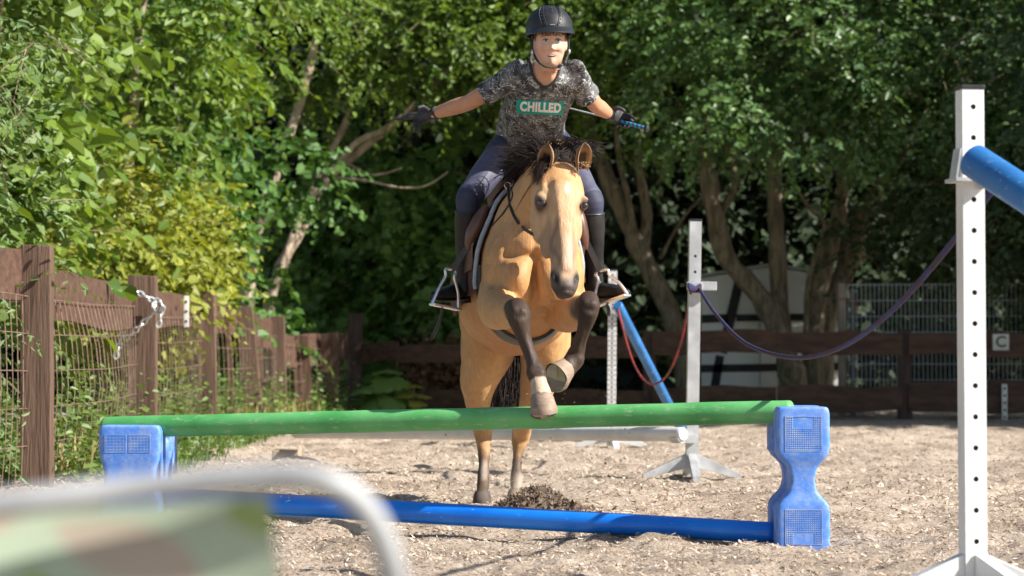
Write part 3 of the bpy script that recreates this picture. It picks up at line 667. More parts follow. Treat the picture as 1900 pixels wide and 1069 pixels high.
strp(1302, 592, 1350, 590, 15); strp(1366, 590, 1555, 588, 13); strp(1300, 684, 1555, 680, 14); strp(1372, 520, 1340, 655, 18); strp(1336, 660, 1326, 720, 16)
mb = MB()
for x in (1410, 1450): mb.beam(P(x, 520, ys - .008), P(x, 770, ys - .008), .012, .012, up=V(1, 0, 0))
mb.build('panel_seam', mat('seam_grey', (.25, .25, .25), rough=.8), sh, smooth=False)
# ---------------------------------------------------------------- low plants
GRASS_G = leafmat('weed_leaf', (.07, .14, .028), (.17, .24, .055), trans=.3); GRASS_Y = leafmat('dry_grass', (.22, .20, .075), (.42, .36, .16), gloss=.6, trans=.25)
def weeds(name, n, region, hmax, L, asp, m, seed, label, kindname, blades=False):
    rg = np.random.default_rng(seed); x, y = region(rg, n); n = len(x)
    h = hmax * (.25 + .75 * rg.random(n) ** 1.3); k = 9
    a = rg.random(n) * 2 * PI; lean = .35 * rg.random(n)
    top = np.stack([np.cos(a) * lean * h, np.sin(a) * lean * h, h], 1); base = np.stack([x, y, np.zeros(n)], 1)
    t = (np.arange(k) + .5) / k
    pos = base[:, None] + top[:, None] * t[None, :, None]
    ang = rg.random((n, k)) * 2 * PI; ax = np.stack([np.cos(ang), np.sin(ang), rg.normal(size=(n, k)) * .3 + .1], -1)
    if blades:
        pos = np.repeat(base[:, None], k, 1) + rg.normal(size=(n, k, 3)) * np.array([.05, .05, 0]); ax = np.stack([np.cos(ang) * .35, np.sin(ang) * .35, np.ones((n, k))], -1)
    nr = np.stack([rg.normal(size=(n, k)) * .5, rg.normal(size=(n, k)) * .5 - .3, np.ones((n, k))], -1)
    if blades: nr = np.stack([np.cos(ang + 1.5), np.sin(ang + 1.5), np.zeros((n, k))], -1)
    ls = L * (.5 + .9 * rg.random((n, k))) * ((1.1 - .6 * t) if not blades else 1)
    me = leaf_mesh(name, pos.reshape(-1, 3), ax.reshape(-1, 3), nr.reshape(-1, 3), ls.ravel(), (ls * asp).ravel(), rg.random(n * k) * .98)
    return tag(put(name, me, m, smooth=False), label, kindname, kind='stuff')
def fence_x(y): return np.interp(y, [10, 14.3, 19, 23, 26.2, 28.8, 31.5, 33], [-2.95, -2.82, -2.9, -2.9, -2.85, -2.78, -2.35, -2.15])
def reg_strip(w0, w1, y0, y1, pw=1.0):
    def f(rg, n):
        y = y0 + (y1 - y0) * rg.random(n) ** pw; x = fence_x(y) + w0 + (w1 - w0) * rg.random(n) ** 1.6; k = (y > 19.6) | (x < fence_x(y) - .12) | ((y > 14.9) & (y < 18.6)); return x[k], y[k]
    return f
weeds('weeds', 1500, reg_strip(-.7, .25, 11.5, 33), .75, .085, .6, GRASS_G, 51, 'leafy green weeds growing through the left fence', 'weeds')
weeds('low_weeds', 700, reg_strip(.0, .6, 15.5, 31), .16, .06, .6, GRASS_G, 52, 'low green weeds spreading from the left fence onto the arena edge', 'weeds')
weeds('dry_grass', 50, reg_strip(-.1, .35, 15, 30), .3, .24, .035, GRASS_Y, 53, 'straw-coloured grass tufts along the foot of the left fence', 'grass', True)
weeds('green_grass', 380, reg_strip(.0, .7, 15.5, 29), .3, .12, .05, GRASS_G, 54, 'short green grass along the arena edge by the left fence', 'grass', True)
def bramble_region(rg, n): return (P(400, 700, 25).x + rg.normal(size=n) * .25, 24 + rg.normal(size=n) * .8)
def big_plant(name, label, base, specs, m, cat_='plant'):
    t = thing(name, label, cat_, base)
    for (dx, dy, z, sz, az, tilt) in specs:
        c = Vector(base) + V(dx, dy, z); mb = MB()
        # lobed leaf: fan around a base point
        ax = V(math.cos(az) * math.cos(tilt), math.sin(az) * math.cos(tilt), math.sin(tilt)); sd = ax.cross(V(0, 0, 1)).normalized(); nn = sd.cross(ax)
        rim = []; N = 27
        for i in range(N):
            q = lerp(-2.5, 2.5, i / (N - 1)); r = sz * (.62 + .38 * math.cos(q / 2)) * (1 - .15 * (i % 3 == 0)) * (1 + .10 * math.sin(3 * q))
            rim.append(c + ax * math.cos(q) * r + sd * math.sin(q) * r - nn * (.18 * r * abs(math.sin(q)) + .12 * r))
        mb.add([c] + rim, [(0, i + 1, i + 2) for i in range(N - 1)]); me = mb.mesh('leaf')
        at = me.attributes.new('rnd', 'FLOAT', 'POINT'); at.data.foreach_set('value', [.3 + .6 * random.random() if i else .2 for i in range(len(me.vertices))])
        put('leaf', me, m, t, smooth=True)
        s = MB(); s.tube([Vector(base), Vector(base).lerp(c, .6) + V(0, 0, .05), c], [.012, .01, .006], n=6); s.build('stalk', TWIG, t)
    return t
random.seed(3)
big_plant('burdock_plant', 'big-leaved bright green plant at the foot of the dark corner post', (P(715, 780, 31.8).x, 31.8, 0),
          [(-.18, -.1, .42, .30, -2.2, -.3), (.05, -.1, .50, .30, -1.4, -.5), (.25, 0, .38, .26, -.6, -.4), (-.28, .05, .25, .26, 2.9, -.3), (.12, -.25, .25, .26, -1.2, -.6), (-.12, -.22, .22, .26, -2.0, -.6), (.02, .05, .62, .24, -1.8, -.1)],
          leafmat('burdock_leaf', (.12, .22, .05), (.20, .32, .08), gloss=.5, trans=.35))
big_plant('dock_plant', 'yellowing dock plant right of the big-leaved green plant', (P(768, 780, 31.6).x, 31.6, 0),
          [(.0, 0, .42, .16, -1.5, -.1), (.1, 0, .30, .17, -.5, -.2), (-.12, 0, .3, .17, -2.5, -.2), (.05, -.1, .2, .15, -1.2, -.4)], leafmat('dock_leaf', (.22, .24, .04), (.42, .36, .06), gloss=.5, trans=.35))
# ================================================================ JUMP EQUIPMENT
ALU = mat('white_grey_metal', (.66, .66, .65), (.82, .82, .81), scale=7, rough=.42, metal=.25, bump=.0008, bscale=90, stretch=(1, 1, .4), c3=(.32, .30, .27), scale3=14, amt3=.5, thr=.62)
ALU2 = mat('galvanised_sheet', (.40, .41, .42), (.58, .59, .60), scale=9, rough=.45, metal=.4, c3=(.28, .25, .22), scale3=12, amt3=.5, thr=.6)
DARKM = mat('hollow_shade', (.02, .018, .016), rough=.9)
def holed_post(name, base, top, wd, yaw, holes, r, m, parent):
    """hollow square tube from base to top; round holes through the front face at the given distances below the top"""
    base = Vector(base); top = Vector(top); ax = (top - base); L = ax.length; ax.normalize()
    sx = V(math.cos(yaw), math.sin(yaw), 0); sx = (sx - ax * sx.dot(ax)).normalized(); sy = ax.cross(sx)  # sy points away from the camera
    hw = wd / 2; mb = MB()
    W = lambda x, y, z: base + sx * x + sy * y + ax * z
    zs = sorted([L - h for h in holes]); y = -hw; N = 16
    cells = []; z = 0
    for k, hz in enumerate(zs):
        a, b = hz - hw * .8, hz + hw * .8
        if a > z: mb.add([W(-hw, y, z), W(hw, y, z), W(hw, y, a), W(-hw, y, a)], [(0, 1, 2, 3)])
        ring = []; sq = []; inn = []
        for i in range(N):
            q = 2 * PI * (i + .5) / N; c, s = math.cos(q), math.sin(q); mm = max(abs(c), abs(s))
            ring.append(W(r * c, y, hz + r * s)); sq.append(W(hw * c / mm, y, hz + hw * .8 * s / mm)); inn.append(W(r * c, y + .004, hz + r * s))
        o = N
        mb.add(ring + sq + inn, [(i, (i + 1) % N, N + (i + 1) % N, N + i) for i in range(N)] + [(i, 2 * N + i, 2 * N + (i + 1) % N, (i + 1) % N) for i in range(N)])
        # square corners
        for cx, cz in ((1, 1), (-1, 1), (-1, -1), (1, -1)):
            q = math.atan2(cz, cx); i0 = int((q % (2 * PI)) / (2 * PI) * N - .5) % N
            mb.add([sq[i0], sq[(i0 + 1) % N], W(hw * cx, y, hz + hw * .8 * cz)], [(0, 1, 2)])
        z = b
    mb.add([W(-hw, y, z), W(hw, y, z), W(hw, y, L), W(-hw, y, L)], [(0, 1, 2, 3)])
    for (xa, ya, xb, yb) in ((hw, -hw, hw, hw), (hw, hw, -hw, hw), (-hw, hw, -hw, -hw)):
        mb.add([W(xa, ya, 0), W(xb, yb, 0), W(xb, yb, L), W(xa, ya, L)], [(0, 1, 2, 3)])
    mb.build(name, m, parent, smooth=False)
    h = hw - .006; mb = MB(); mb.box(base + ax * (L / 2), (2 * h, 2 * h, L - .02), Matrix((sx, sy, ax)).transposed()); mb.build('hollow_shade_fill', DARKM, parent, smooth=False)  # dark fill standing in for the shade inside the hollow tube
    mb = MB(); mb.box(base + ax * (L + .004), (wd + .006, wd + .006, .014), Matrix((sx, sy, ax)).transposed()); mb.build('end_cap', BLACKP, parent, smooth=False, bevel=.003)
def feet(center, zw, spread, yaw0, angs, m, parent, w=.05, h=.05):
    for a in angs:
        q = yaw0 + a; dr = V(math.cos(q), math.sin(q), 0); c = V(center.x, center.y, zw)
        e = V(center.x, center.y, .02) + dr * spread; s = dr.cross(V(0, 0, 1))
        a0 = c + dr * .035
        mb = MB(); vs = []
        for p_, hh in ((a0, h), (e, h * .35)):
            for x in (-1, 1):
                for z in (-1, 1): vs.append(p_ + s * x * w / 2 + V(0, 0, z * hh * (.9 if p_ is a0 else 1)))
        mb.add(vs, [(0, 1, 3, 2), (4, 6, 7, 5), (0, 4, 5, 1), (2, 3, 7, 6), (0, 2, 6, 4), (1, 5, 7, 3)])
        mb.build('foot', m, parent, smooth=False, bevel=.003)
def standard(label, xt, yt, xb, yb, d, wd, yaw, holes, r, spread, angs, m=None, group='metal jump stands', zw=.16):
    m = m or ALU; tp = P(xt, yt, d); bp = P(xb, yb, d); t = thing('jump_stand', label, 'jump stand', (bp.x, bp.y, 0), group=group)
    bp.z = .02
    holed_post('upright', bp, tp, wd, yaw, holes, r, m, t)
    feet(bp, zw, spread, yaw, angs, m, t); return t, bp, tp
D_N = 7.82
t_near, b_, tp_n = standard('tall bright metal jump stand with a row of holes, nearest on the right', 1799, 166, 1806, 1090, D_N, .0725, math.radians(7.5), [.06 + .1 * k for k in range(15) if k not in (2,)], .0088, .27, [math.radians(q) for q in (180, -65, -20, 90)], zw=.095)
def cup(parent, c, dr, R=.058, L=.07):
    """half-round pole cup: shell along dr (pole direction)"""
    dr = Vector(dr).normalized(); sd = dr.cross(V(0, 0, 1)).normalized(); up = sd.cross(dr)
    mb = MB(); vs = []; N = 12
    for y in (-L / 2, L / 2):
        for rr in (R, R + .005):
            for i in range(N + 1):
                q = PI + PI * .78 * (i / N) + PI * .11; vs.append(Vector(c) + dr * y + sd * rr * math.cos(q) + up * rr * math.sin(q))
    n1 = N + 1; fs = []
    for i in range(N): fs += [(i, i + 1, 2 * n1 + i + 1, 2 * n1 + i), (n1 + i, 3 * n1 + i, 3 * n1 + i + 1, n1 + i + 1), (i, n1 + i, n1 + i + 1, i + 1), (2 * n1 + i, 2 * n1 + i + 1, 3 * n1 + i + 1, 3 * n1 + i)]
    fs += [(0, 2 * n1, 3 * n1, n1), (N, n1 + N, 3 * n1 + N, 2 * n1 + N)]
    mb.add(vs, fs); return mb
# cup of the near stand: collar plate round the post plus the half round cup in front of it
pc = P(1800, 332, D_N); M_ = Matrix.Rotation(math.radians(7.5), 3, 'Z')
mb = MB(); mb.box(pc + M_ @ V(-.012, -.012, -.006), (.115, .12, .012), M_)
mb.box(pc + M_ @ V(-.058, -.03, .045), (.006, .07, .10), Matrix.Rotation(.15, 3, 'Y') @ M_)
mb.add(*(lambda q: (q.v, q.f))(cup(None, pc + M_ @ V(.03, -.085, .052), V(1, -.5, 0), R=.062, L=.06)))
mb.torus(pc + M_ @ V(.022, -.045, -.022), .012, .004, Matrix.Rotation(PI / 2, 3, 'X'), 14, 6)
mb.build('pole_cup', ALU2, t_near, smooth=False)
t_mid, bm_, tpm = standard('metal jump stand between the horse and the right-hand blue block, rope tied to it', 1290, 410, 1283, 890, 15.3, .075, math.radians(2), [.225, .325], .009, .31, [math.radians(q) for q in (180, 0, -90, 90)], m=ALU2, zw=.12)
mb = MB(); c0 = P(1300, 531, 15.24); mb.box(c0 + V(.05, -.02, 0), (.10, .03, .055)); mb.box(c0 + V(-.04, -.03, 0), (.10, .02, .05)); mb.build('pole_cup', ALU2, t_mid, smooth=False, bevel=.004)
c1 = P(1262, 818, 15.22); mb = cup(None, P(1258, 806, 15.22), V(1, -.8, 0), R=.05, L=.07); mb.box(c1 + V(.05, .02, .01), (.10, .04, .05)); mb.build('pole_cup', ALU2, t_mid, smooth=False)
t_far, bf_, tpf = standard('distant metal jump stand with many small holes, seen just right of the horse', 1137, 502, 1134, 832, 20.6, .072, math.radians(-4), [.04 + .0415 * k for k in range(34)], .0085, .30, [math.radians(q) for q in (180, 0, -80, 90)], zw=.10)
mb = MB(); c0 = P(1140, 572, 20.52); mb.box(c0 + V(.03, -.03, 0), (.09, .05, .03)); mb.build('pole_cup', ALU2, t_far, smooth=False, bevel=.004)
# poles
def polemat(name, c, c2, chip, thr=.6, rough=.38, crack=None):
    m, t, b = nodes(name); tc = nd(t, 'ShaderNodeTexCoord'); mp = nd(t, 'ShaderNodeMapping'); t.links.new(tc.outputs['Object'], mp.inputs[0])
    n1 = nd(t, 'ShaderNodeTexNoise'); n1.inputs['Scale'].default_value = 5; n1.inputs['Detail'].default_value = 5
    n2 = nd(t, 'ShaderNodeTexNoise'); n2.inputs['Scale'].default_value = 12; n2.inputs['Detail'].default_value = 9; n2.inputs['Roughness'].default_value = .72
    mp2 = nd(t, 'ShaderNodeMapping'); mp2.inputs['Scale'].default_value = (.55, 4, 5); t.links.new(tc.outputs['Object'], mp2.inputs[0])
    t.links.new(mp.outputs[0], n1.inputs['Vector']); t.links.new(mp2.outputs[0], n2.inputs['Vector'])
    r1 = nd(t, 'ShaderNodeValToRGB'); r1.color_ramp.elements[0].position = .3; r1.color_ramp.elements[1].position = .7; r1.color_ramp.elements[0].color = c4(c); r1.color_ramp.elements[1].color = c4(c2)
    t.links.new(n1.outputs[0], r1.inputs[0])
    r2 = nd(t, 'ShaderNodeValToRGB'); r2.color_ramp.elements[0].position = thr; r2.color_ramp.elements[1].position = thr + .035; r2.color_ramp.elements[0].color = (0, 0, 0, 1); r2.color_ramp.elements[1].color = (.8, .8, .8, 1)
    t.links.new(n2.outputs[0], r2.inputs[0])
    mx = nd(t, 'ShaderNodeMix', data_type='RGBA'); t.links.new(r2.outputs[0], mx.inputs[0]); t.links.new(r1.outputs[0], mx.inputs[6]); mx.inputs[7].default_value = c4(chip)
    t.links.new(mx.outputs[2], b.inputs['Base Color']); b.inputs['Roughness'].default_value = rough
    bp = nd(t, 'ShaderNodeBump'); bp.inputs['Distance'].default_value = .004; bp.inputs['Strength'].default_value = .5; t.links.new(n2.outputs[0], bp.inputs['Height']); t.links.new(bp.outputs[0], b.inputs['Normal'])
    return m
GREENP = polemat('green_paint', (.055, .30, .075), (.15, .47, .16), (.30, .42, .25), .575, .5)
BLUEP = polemat('blue_paint', (.005, .16, .72), (.015, .24, .85), (.45, .58, .72), .655, .28)
BLUEP2 = polemat('worn_blue_paint', (.012, .10, .30), (.03, .18, .46), (.36, .40, .44), .60, .45)
WHITEPAINT = polemat('white_paint', (.58, .57, .54), (.74, .73, .70), (.30, .27, .23), .66, .45)
def pole(name, label, a, b, ra, rb, m, n=28, wob=.0, ring=True):
    a = Vector(a); b = Vector(b); mb = MB(); K = 24; rr = random.Random(len(label)); secs = []
    t = (b - a).normalized()
    secs.append((a - t * .001, ra * .80, ra * .80)); secs.append((a + t * .006, ra * .95, ra * .95))
    for i in range(K + 1):
        q = i / K; r = lerp(ra, rb, q) * (1 + rr.uniform(-wob, wob)); secs.append((a.lerp(b, .006 + q * .988) + V(0, 0, rr.uniform(-wob, wob) * .02), r, r))
    secs.append((b - t * .006, rb * .95, rb * .95)); secs.append((b + t * .001, rb * .8, rb * .8))
    mb.loft(secs, n, 1, side=V(0, 1, 0)); return tag(mb.build(name, m), label, 'jump pole', 'poles of the jumps')
XB = 1.17
gA = P(193, 793, 11.17); gB = P(1470, 764, 10.135)
pole('jump_pole', 'green painted wooden pole laid across the two blue blocks under the horse', gA, gB, .0490, .0490, GREENP, wob=.035)
bA = P(300, 924, 11.12); bB = P(1436, 989, 10.135)
bp_ = pole('jump_pole', 'bright blue pole lying low along the ground in front of the horse', bA, bB, .0505, .0450, BLUEP)
mb = MB()
for st_ in ([(521, 920), (523, 935), (528, 941)], [(527, 931), (527, 944)], [(536, 923), (533, 945)], [(530, 932), (539, 928)], [(538, 932), (537, 943)]):
    q_ = []
    for x, y in st_:
        t_ = (x - 300) / (1436 - 300); c_ = bA.lerp(bB, t_ * 1.07 if t_ < .9 else t_); r_ = .0498; dz = P(x, y, c_.y).z - c_.z; q_.append(P(x, y, c_.y - math.sqrt(max(r_ ** 2 - dz ** 2, 0)) - .0012))
    mb.tube(q_, .0028, 6, 3)
mb.build('paint_mark', mat('scraped_white', (.62, .66, .70), (.75, .77, .78), scale=60, rough=.8), bp_)
pole('jump_pole', 'white pole resting behind the green one, ending at the middle metal stand', P(548, 803, 18.3), P(1268, 806, 15.18), .044, .045, WHITEPAINT, wob=.01)
pole('jump_pole', 'worn blue pole slanting down from the distant stand to the ground', P(1146, 566, 20.42), P(1272, 812, 22.2), .043, .043, BLUEP2)
nA = P(1803, 296, D_N - .14); nB = P(1990, 418, 7.35)
nC = nA + (nB - nA) * 3.2
pole('jump_pole', 'scuffed blue pole sloping out of view from the cup of the near tall stand', nA, nC, .0545, .0545, BLUEP2)
# wooden support under the white pole's far end
mb = MB(); mb.box(P(530, 849, 18.35) + V(.01, 0, .0), (.2, .3, .125)); 
tag(mb.build('wood_block', mat('sandy_plank', (.30, .22, .15), (.42, .33, .24), scale=6, rough=.9, stretch=(.4, 2, 2)), bevel=.01, smooth=False), 'sand-coloured wooden block on the arena edge under the white pole end', 'block')
# --- plastic blocks
def block_mat():
    m, t, b = nodes('dusty_blue_plastic'); tc = nd(t, 'ShaderNodeTexCoord')
    n = nd(t, 'ShaderNodeTexNoise'); n.inputs['Scale'].default_value = 26; n.inputs['Detail'].default_value = 9; n.inputs['Roughness'].default_value = .75; t.links.new(tc.outputs['Object'], n.inputs['Vector'])
    ge = nd(t, 'ShaderNodeNewGeometry')
    r = nd(t, 'ShaderNodeValToRGB'); r.color_ramp.elements[0].position = .52; r.color_ramp.elements[1].position = .60; r.color_ramp.elements[0].color = (0, 0, 0, 1); r.color_ramp.elements[1].color = (1, 1, 1, 1)
    t.links.new(ge.outputs['Pointiness'], r.inputs[0])
    r2 = nd(t, 'ShaderNodeMapRange'); r2.inputs[1].default_value = .42; r2.inputs[2].default_value = .75; r2.inputs[3].default_value = .0; r2.inputs[4].default_value = .55; t.links.new(n.outputs[0], r2.inputs[0])
    ad = nd(t, 'ShaderNodeMath', operation='MULTIPLY_ADD', use_clamp=True); t.links.new(r.outputs[0], ad.inputs[0]); ad.inputs[1].default_value = .75; t.links.new(r2.outputs[0], ad.inputs[2])
    mx = nd(t, 'ShaderNodeMix', data_type='RGBA'); t.links.new(ad.outputs[0], mx.inputs[0]); mx.inputs[6].default_value = (.065, .215, .66, 1); mx.inputs[7].default_value = (.44, .46, .52, 1)
    t.links.new(mx.outputs[2], b.inputs['Base Color']); b.inputs['Roughness'].default_value = .55
    bp = nd(t, 'ShaderNodeBump'); bp.inputs['Distance'].default_value = .002; t.links.new(n.outputs[0], bp.inputs['Height']); t.links.new(bp.outputs[0], b.inputs['Normal']); return m
BLOCKM = block_mat()
PANELM = mat('embossed_plastic', (.12, .27, .64), (.42, .48, .60), scale=14, rough=.5, cont=(.4, .7))
def jump_block(label, loc, rz, hw, H, lobe, waist, dep=.135, gapd=.115, panels='big'):
    t = thing('jump_block', label, 'jump block', loc, rz, 'blue plastic jump blocks'); Mw = Matrix.Translation(Vector(loc)) @ Matrix.Rotation(rz, 4, 'Z')
    mb = MB(); y0 = dep / 2; y1 = dep + gapd + dep / 2
    def column(yc):
        zz = [(0.0, .90), (.012, .97), (.03, 1), (lobe - .035, 1), (lobe - .012, .97), (lobe + .008, lerp(waist, 1, .72)), (lobe + .026, lerp(waist, 1, .40)), (lobe + .046, lerp(waist, 1, .14)), (H / 2 - .01, waist)]
        zz2 = [(H - z, k) for z, k in zz[::-1]]
        secs = [(V(0, yc + (0.0 if k > .97 else 0), z), hw * k, dep / 2 * (1 if k > .96 else .62 + .38 * k)) for z, k in zz + zz2]
        mb.loft(secs, 40, 1, side=V(1, 0, 0), exp=10)
    column(y0); column(y1)
    mb.loft([(V(0, (y0 + y1) / 2, z), hw * k * .97, gapd * .75) for z, k in ((.115, .8), (.125, .9), (lobe - .03, .9), (lobe, .7), (lobe + .04, waist * .9), (H - lobe - .04, waist * .9), (H - lobe, .7), (H - lobe + .03, .9), (H - .085, .9), (H - .067, .8))], 32, 1, side=V(1, 0, 0), exp=6)
    me = remesh(mb, .005, 5, .5); me.transform(Mw); put('body', me, BLOCKM, t)
    def panel(cx, cz, w, h, nx, nz, face='front', hole=None):
        q = MB(); sx, sz = w / nx, h / nz
        for i in range(nx):
            for j in range(nz):
                x = cx - w / 2 + (i + .5) * sx; z = cz - h / 2 + (j + .5) * sz
                if hole and abs(x - hole[0]) < hole[2] / 2 and abs(z - hole[1]) < hole[3] / 2: continue
                a = .42; vs = [(-a, 0, -a), (a, 0, -a), (a, 0, a), (-a, 0, a), (0, -1, 0)]
                if face == 'front': vv = [V(x + p[0] * sx, .002 + .006 * p[1], z + p[2] * sz) for p in vs]
                else: s = face; vv = [V(s * (hw - .0025 - .0045 * p[1]), x + p[0] * sx, z + p[2] * sz) for p in vs]
                q.add(vv, [(0, 1, 4), (1, 2, 4), (2, 3, 4), (3, 0, 4)])
        for b_ in ((w + .006, .003, 0, h / 2 + .002), (w + .006, .003, 0, -h / 2 - .002), (.003, h, w / 2 + .002, 0), (.003, h, -w / 2 - .002, 0)):
            if face == 'front': q.box(V(cx + b_[2], .001, cz + b_[3]), (b_[0], .006, b_[1]))
            else: q.box(V(face * (hw - .001), cx + b_[2], cz + b_[3]), (.006, b_[0], b_[1]))
        q.v = [tuple(Mw @ Vector(p)) for p in q.v]; q.build('textured_panel', PANELM, t, smooth=False)
    if panels == 'big':
        panel(0, H - .11, .145, .138, 19, 18, hole=(0, H - .06, .08, .048)); panel(0, .105, .145, .138, 19, 18, hole=(0, .058, .08, .048))
        for s in (-1,):
            panel(dep / 2, H - .115, .07, .14, 8, 20, face=s); panel(dep / 2, .115, .07, .13, 8, 20, face=s); panel(y1, H - .115, .07, .14, 8, 20, face=s)
    else:
        panel(-.062, H - .083, .092, .075, 14, 11); panel(.048, H - .083, .092, .075, 14, 11)
        panel(dep / 2, H - .13, .075, .2, 6, 28, face=1); panel(y1, H - .13, .075, .2, 6, 28, face=1)
    return t
cR = P(1490, 1020, 9.98)
jump_block('dusty blue plastic jump block holding the poles at their right end', (cR.x, 9.95, -.03), math.radians(0), .1105, .598, .205, .45)
cL = P(239, 900, 10.98)
jump_block('dusty blue plastic jump block under the left end of the green pole, half hidden', (cL.x, 10.98, -.01), math.radians(-4), .143, .474, .15, .84, panels='small')
# ropes
def ropemat(name, a, b, sc=6):
    return mat(name, a, b, scale=sc, rough=.75, bump=.002, bscale=180, cont=(.45, .55))
rp = cat_at([[*P(1284, 526, 15.22), .013], [*P(1297, 536, 15.2), .012], [*P(1330, 585, 14.2), .011], [*P(1385, 638, 13.06), .011], [*P(1470, 664, 11.62), .011], [*P(1560, 645, 10.4), .011], [*P(1660, 572, 9.32), .011], [*P(1775, 440, 8.32), .011], [*P(1842, 352, 7.95), .011]], 8)
mb = MB(); mb.tube([Vector(q[:3]) for q in rp], [q[3] for q in rp], 10)
for k in range(4): mb.tube([P(1278 + 3 * k, 526 + 2 * k, 15.19), P(1283 + 3 * k, 540, 15.17), P(1300, 529 + 3 * k, 15.2)], .012, 8, 4)
tag(mb.build('lead_rope', ropemat('blue_purple_rope', (.028, .012, .045), (.022, .020, .10))), 'dark blue and purple rope sagging from the middle stand to the near stand', 'rope', 'ropes hung between the stands')
rp = cat_at([list(P(1147, 573, 20.4)), list(P(1156, 610, 20.2)), list(P(1172, 665, 19)), list(P(1192, 702, 17.8)), list(P(1215, 713, 17)), list(P(1242, 690, 16.2)), list(P(1265, 630, 15.7)), list(P(1278, 560, 15.35)), list(P(1285, 534, 15.2))], 8)
mb = MB(); mb.tube([Vector(q) for q in rp], .0085, 8); tag(mb.build('lead_rope', ropemat('red_rope', (.30, .025, .02), (.10, .02, .03))), 'thin red rope hanging in a loop from the distant stand to the middle stand', 'rope', 'ropes hung between the stands')
# ================================================================ HORSE
def sstep(a, b, x): t = np.clip((x - a) / (b - a), 0, 1); return t * t * (3 - 2 * t)
TRUNK = [  # X, Y, Z, half width, half height
    (-.01, 12.86, 1.00, .10, .12), (0.0, 12.72, 1.02, .19, .21), (.005, 12.5, 1.05, .25, .26), (.01, 12.2, 1.07, .285, .285), (.02, 11.9, 1.10, .298, .315),
    (.045, 11.6, 1.15, .265, .335), (.07, 11.38, 1.19, .225, .345), (.092, 11.18, 1.195, .21, .285), (.105, 11.04, 1.175, .165, .205), (.11, 10.97, 1.16, .09, .11)]
hd_o = P(1041, 283, 10.70)
a_top, a_bot = P(1041, 283, 10.70), P(1053.5, 543, 10.47)
h_ax = (a_bot - a_top); HL = h_ax.length; h_ax.normalize()
h_f = V(.22, -1, 0); h_f = (h_f - h_ax * h_f.dot(h_ax)).normalized(); h_s = h_f.cross(h_ax).normalized()
if h_s.x < 0: h_s = -h_s
HM = Matrix((h_s, h_f, h_ax)).transposed()     # local: x sideways (right in view), y towards the viewer, z down the face
def HP(x, y, t): return hd_o + HM @ V(x, y, t * HL)
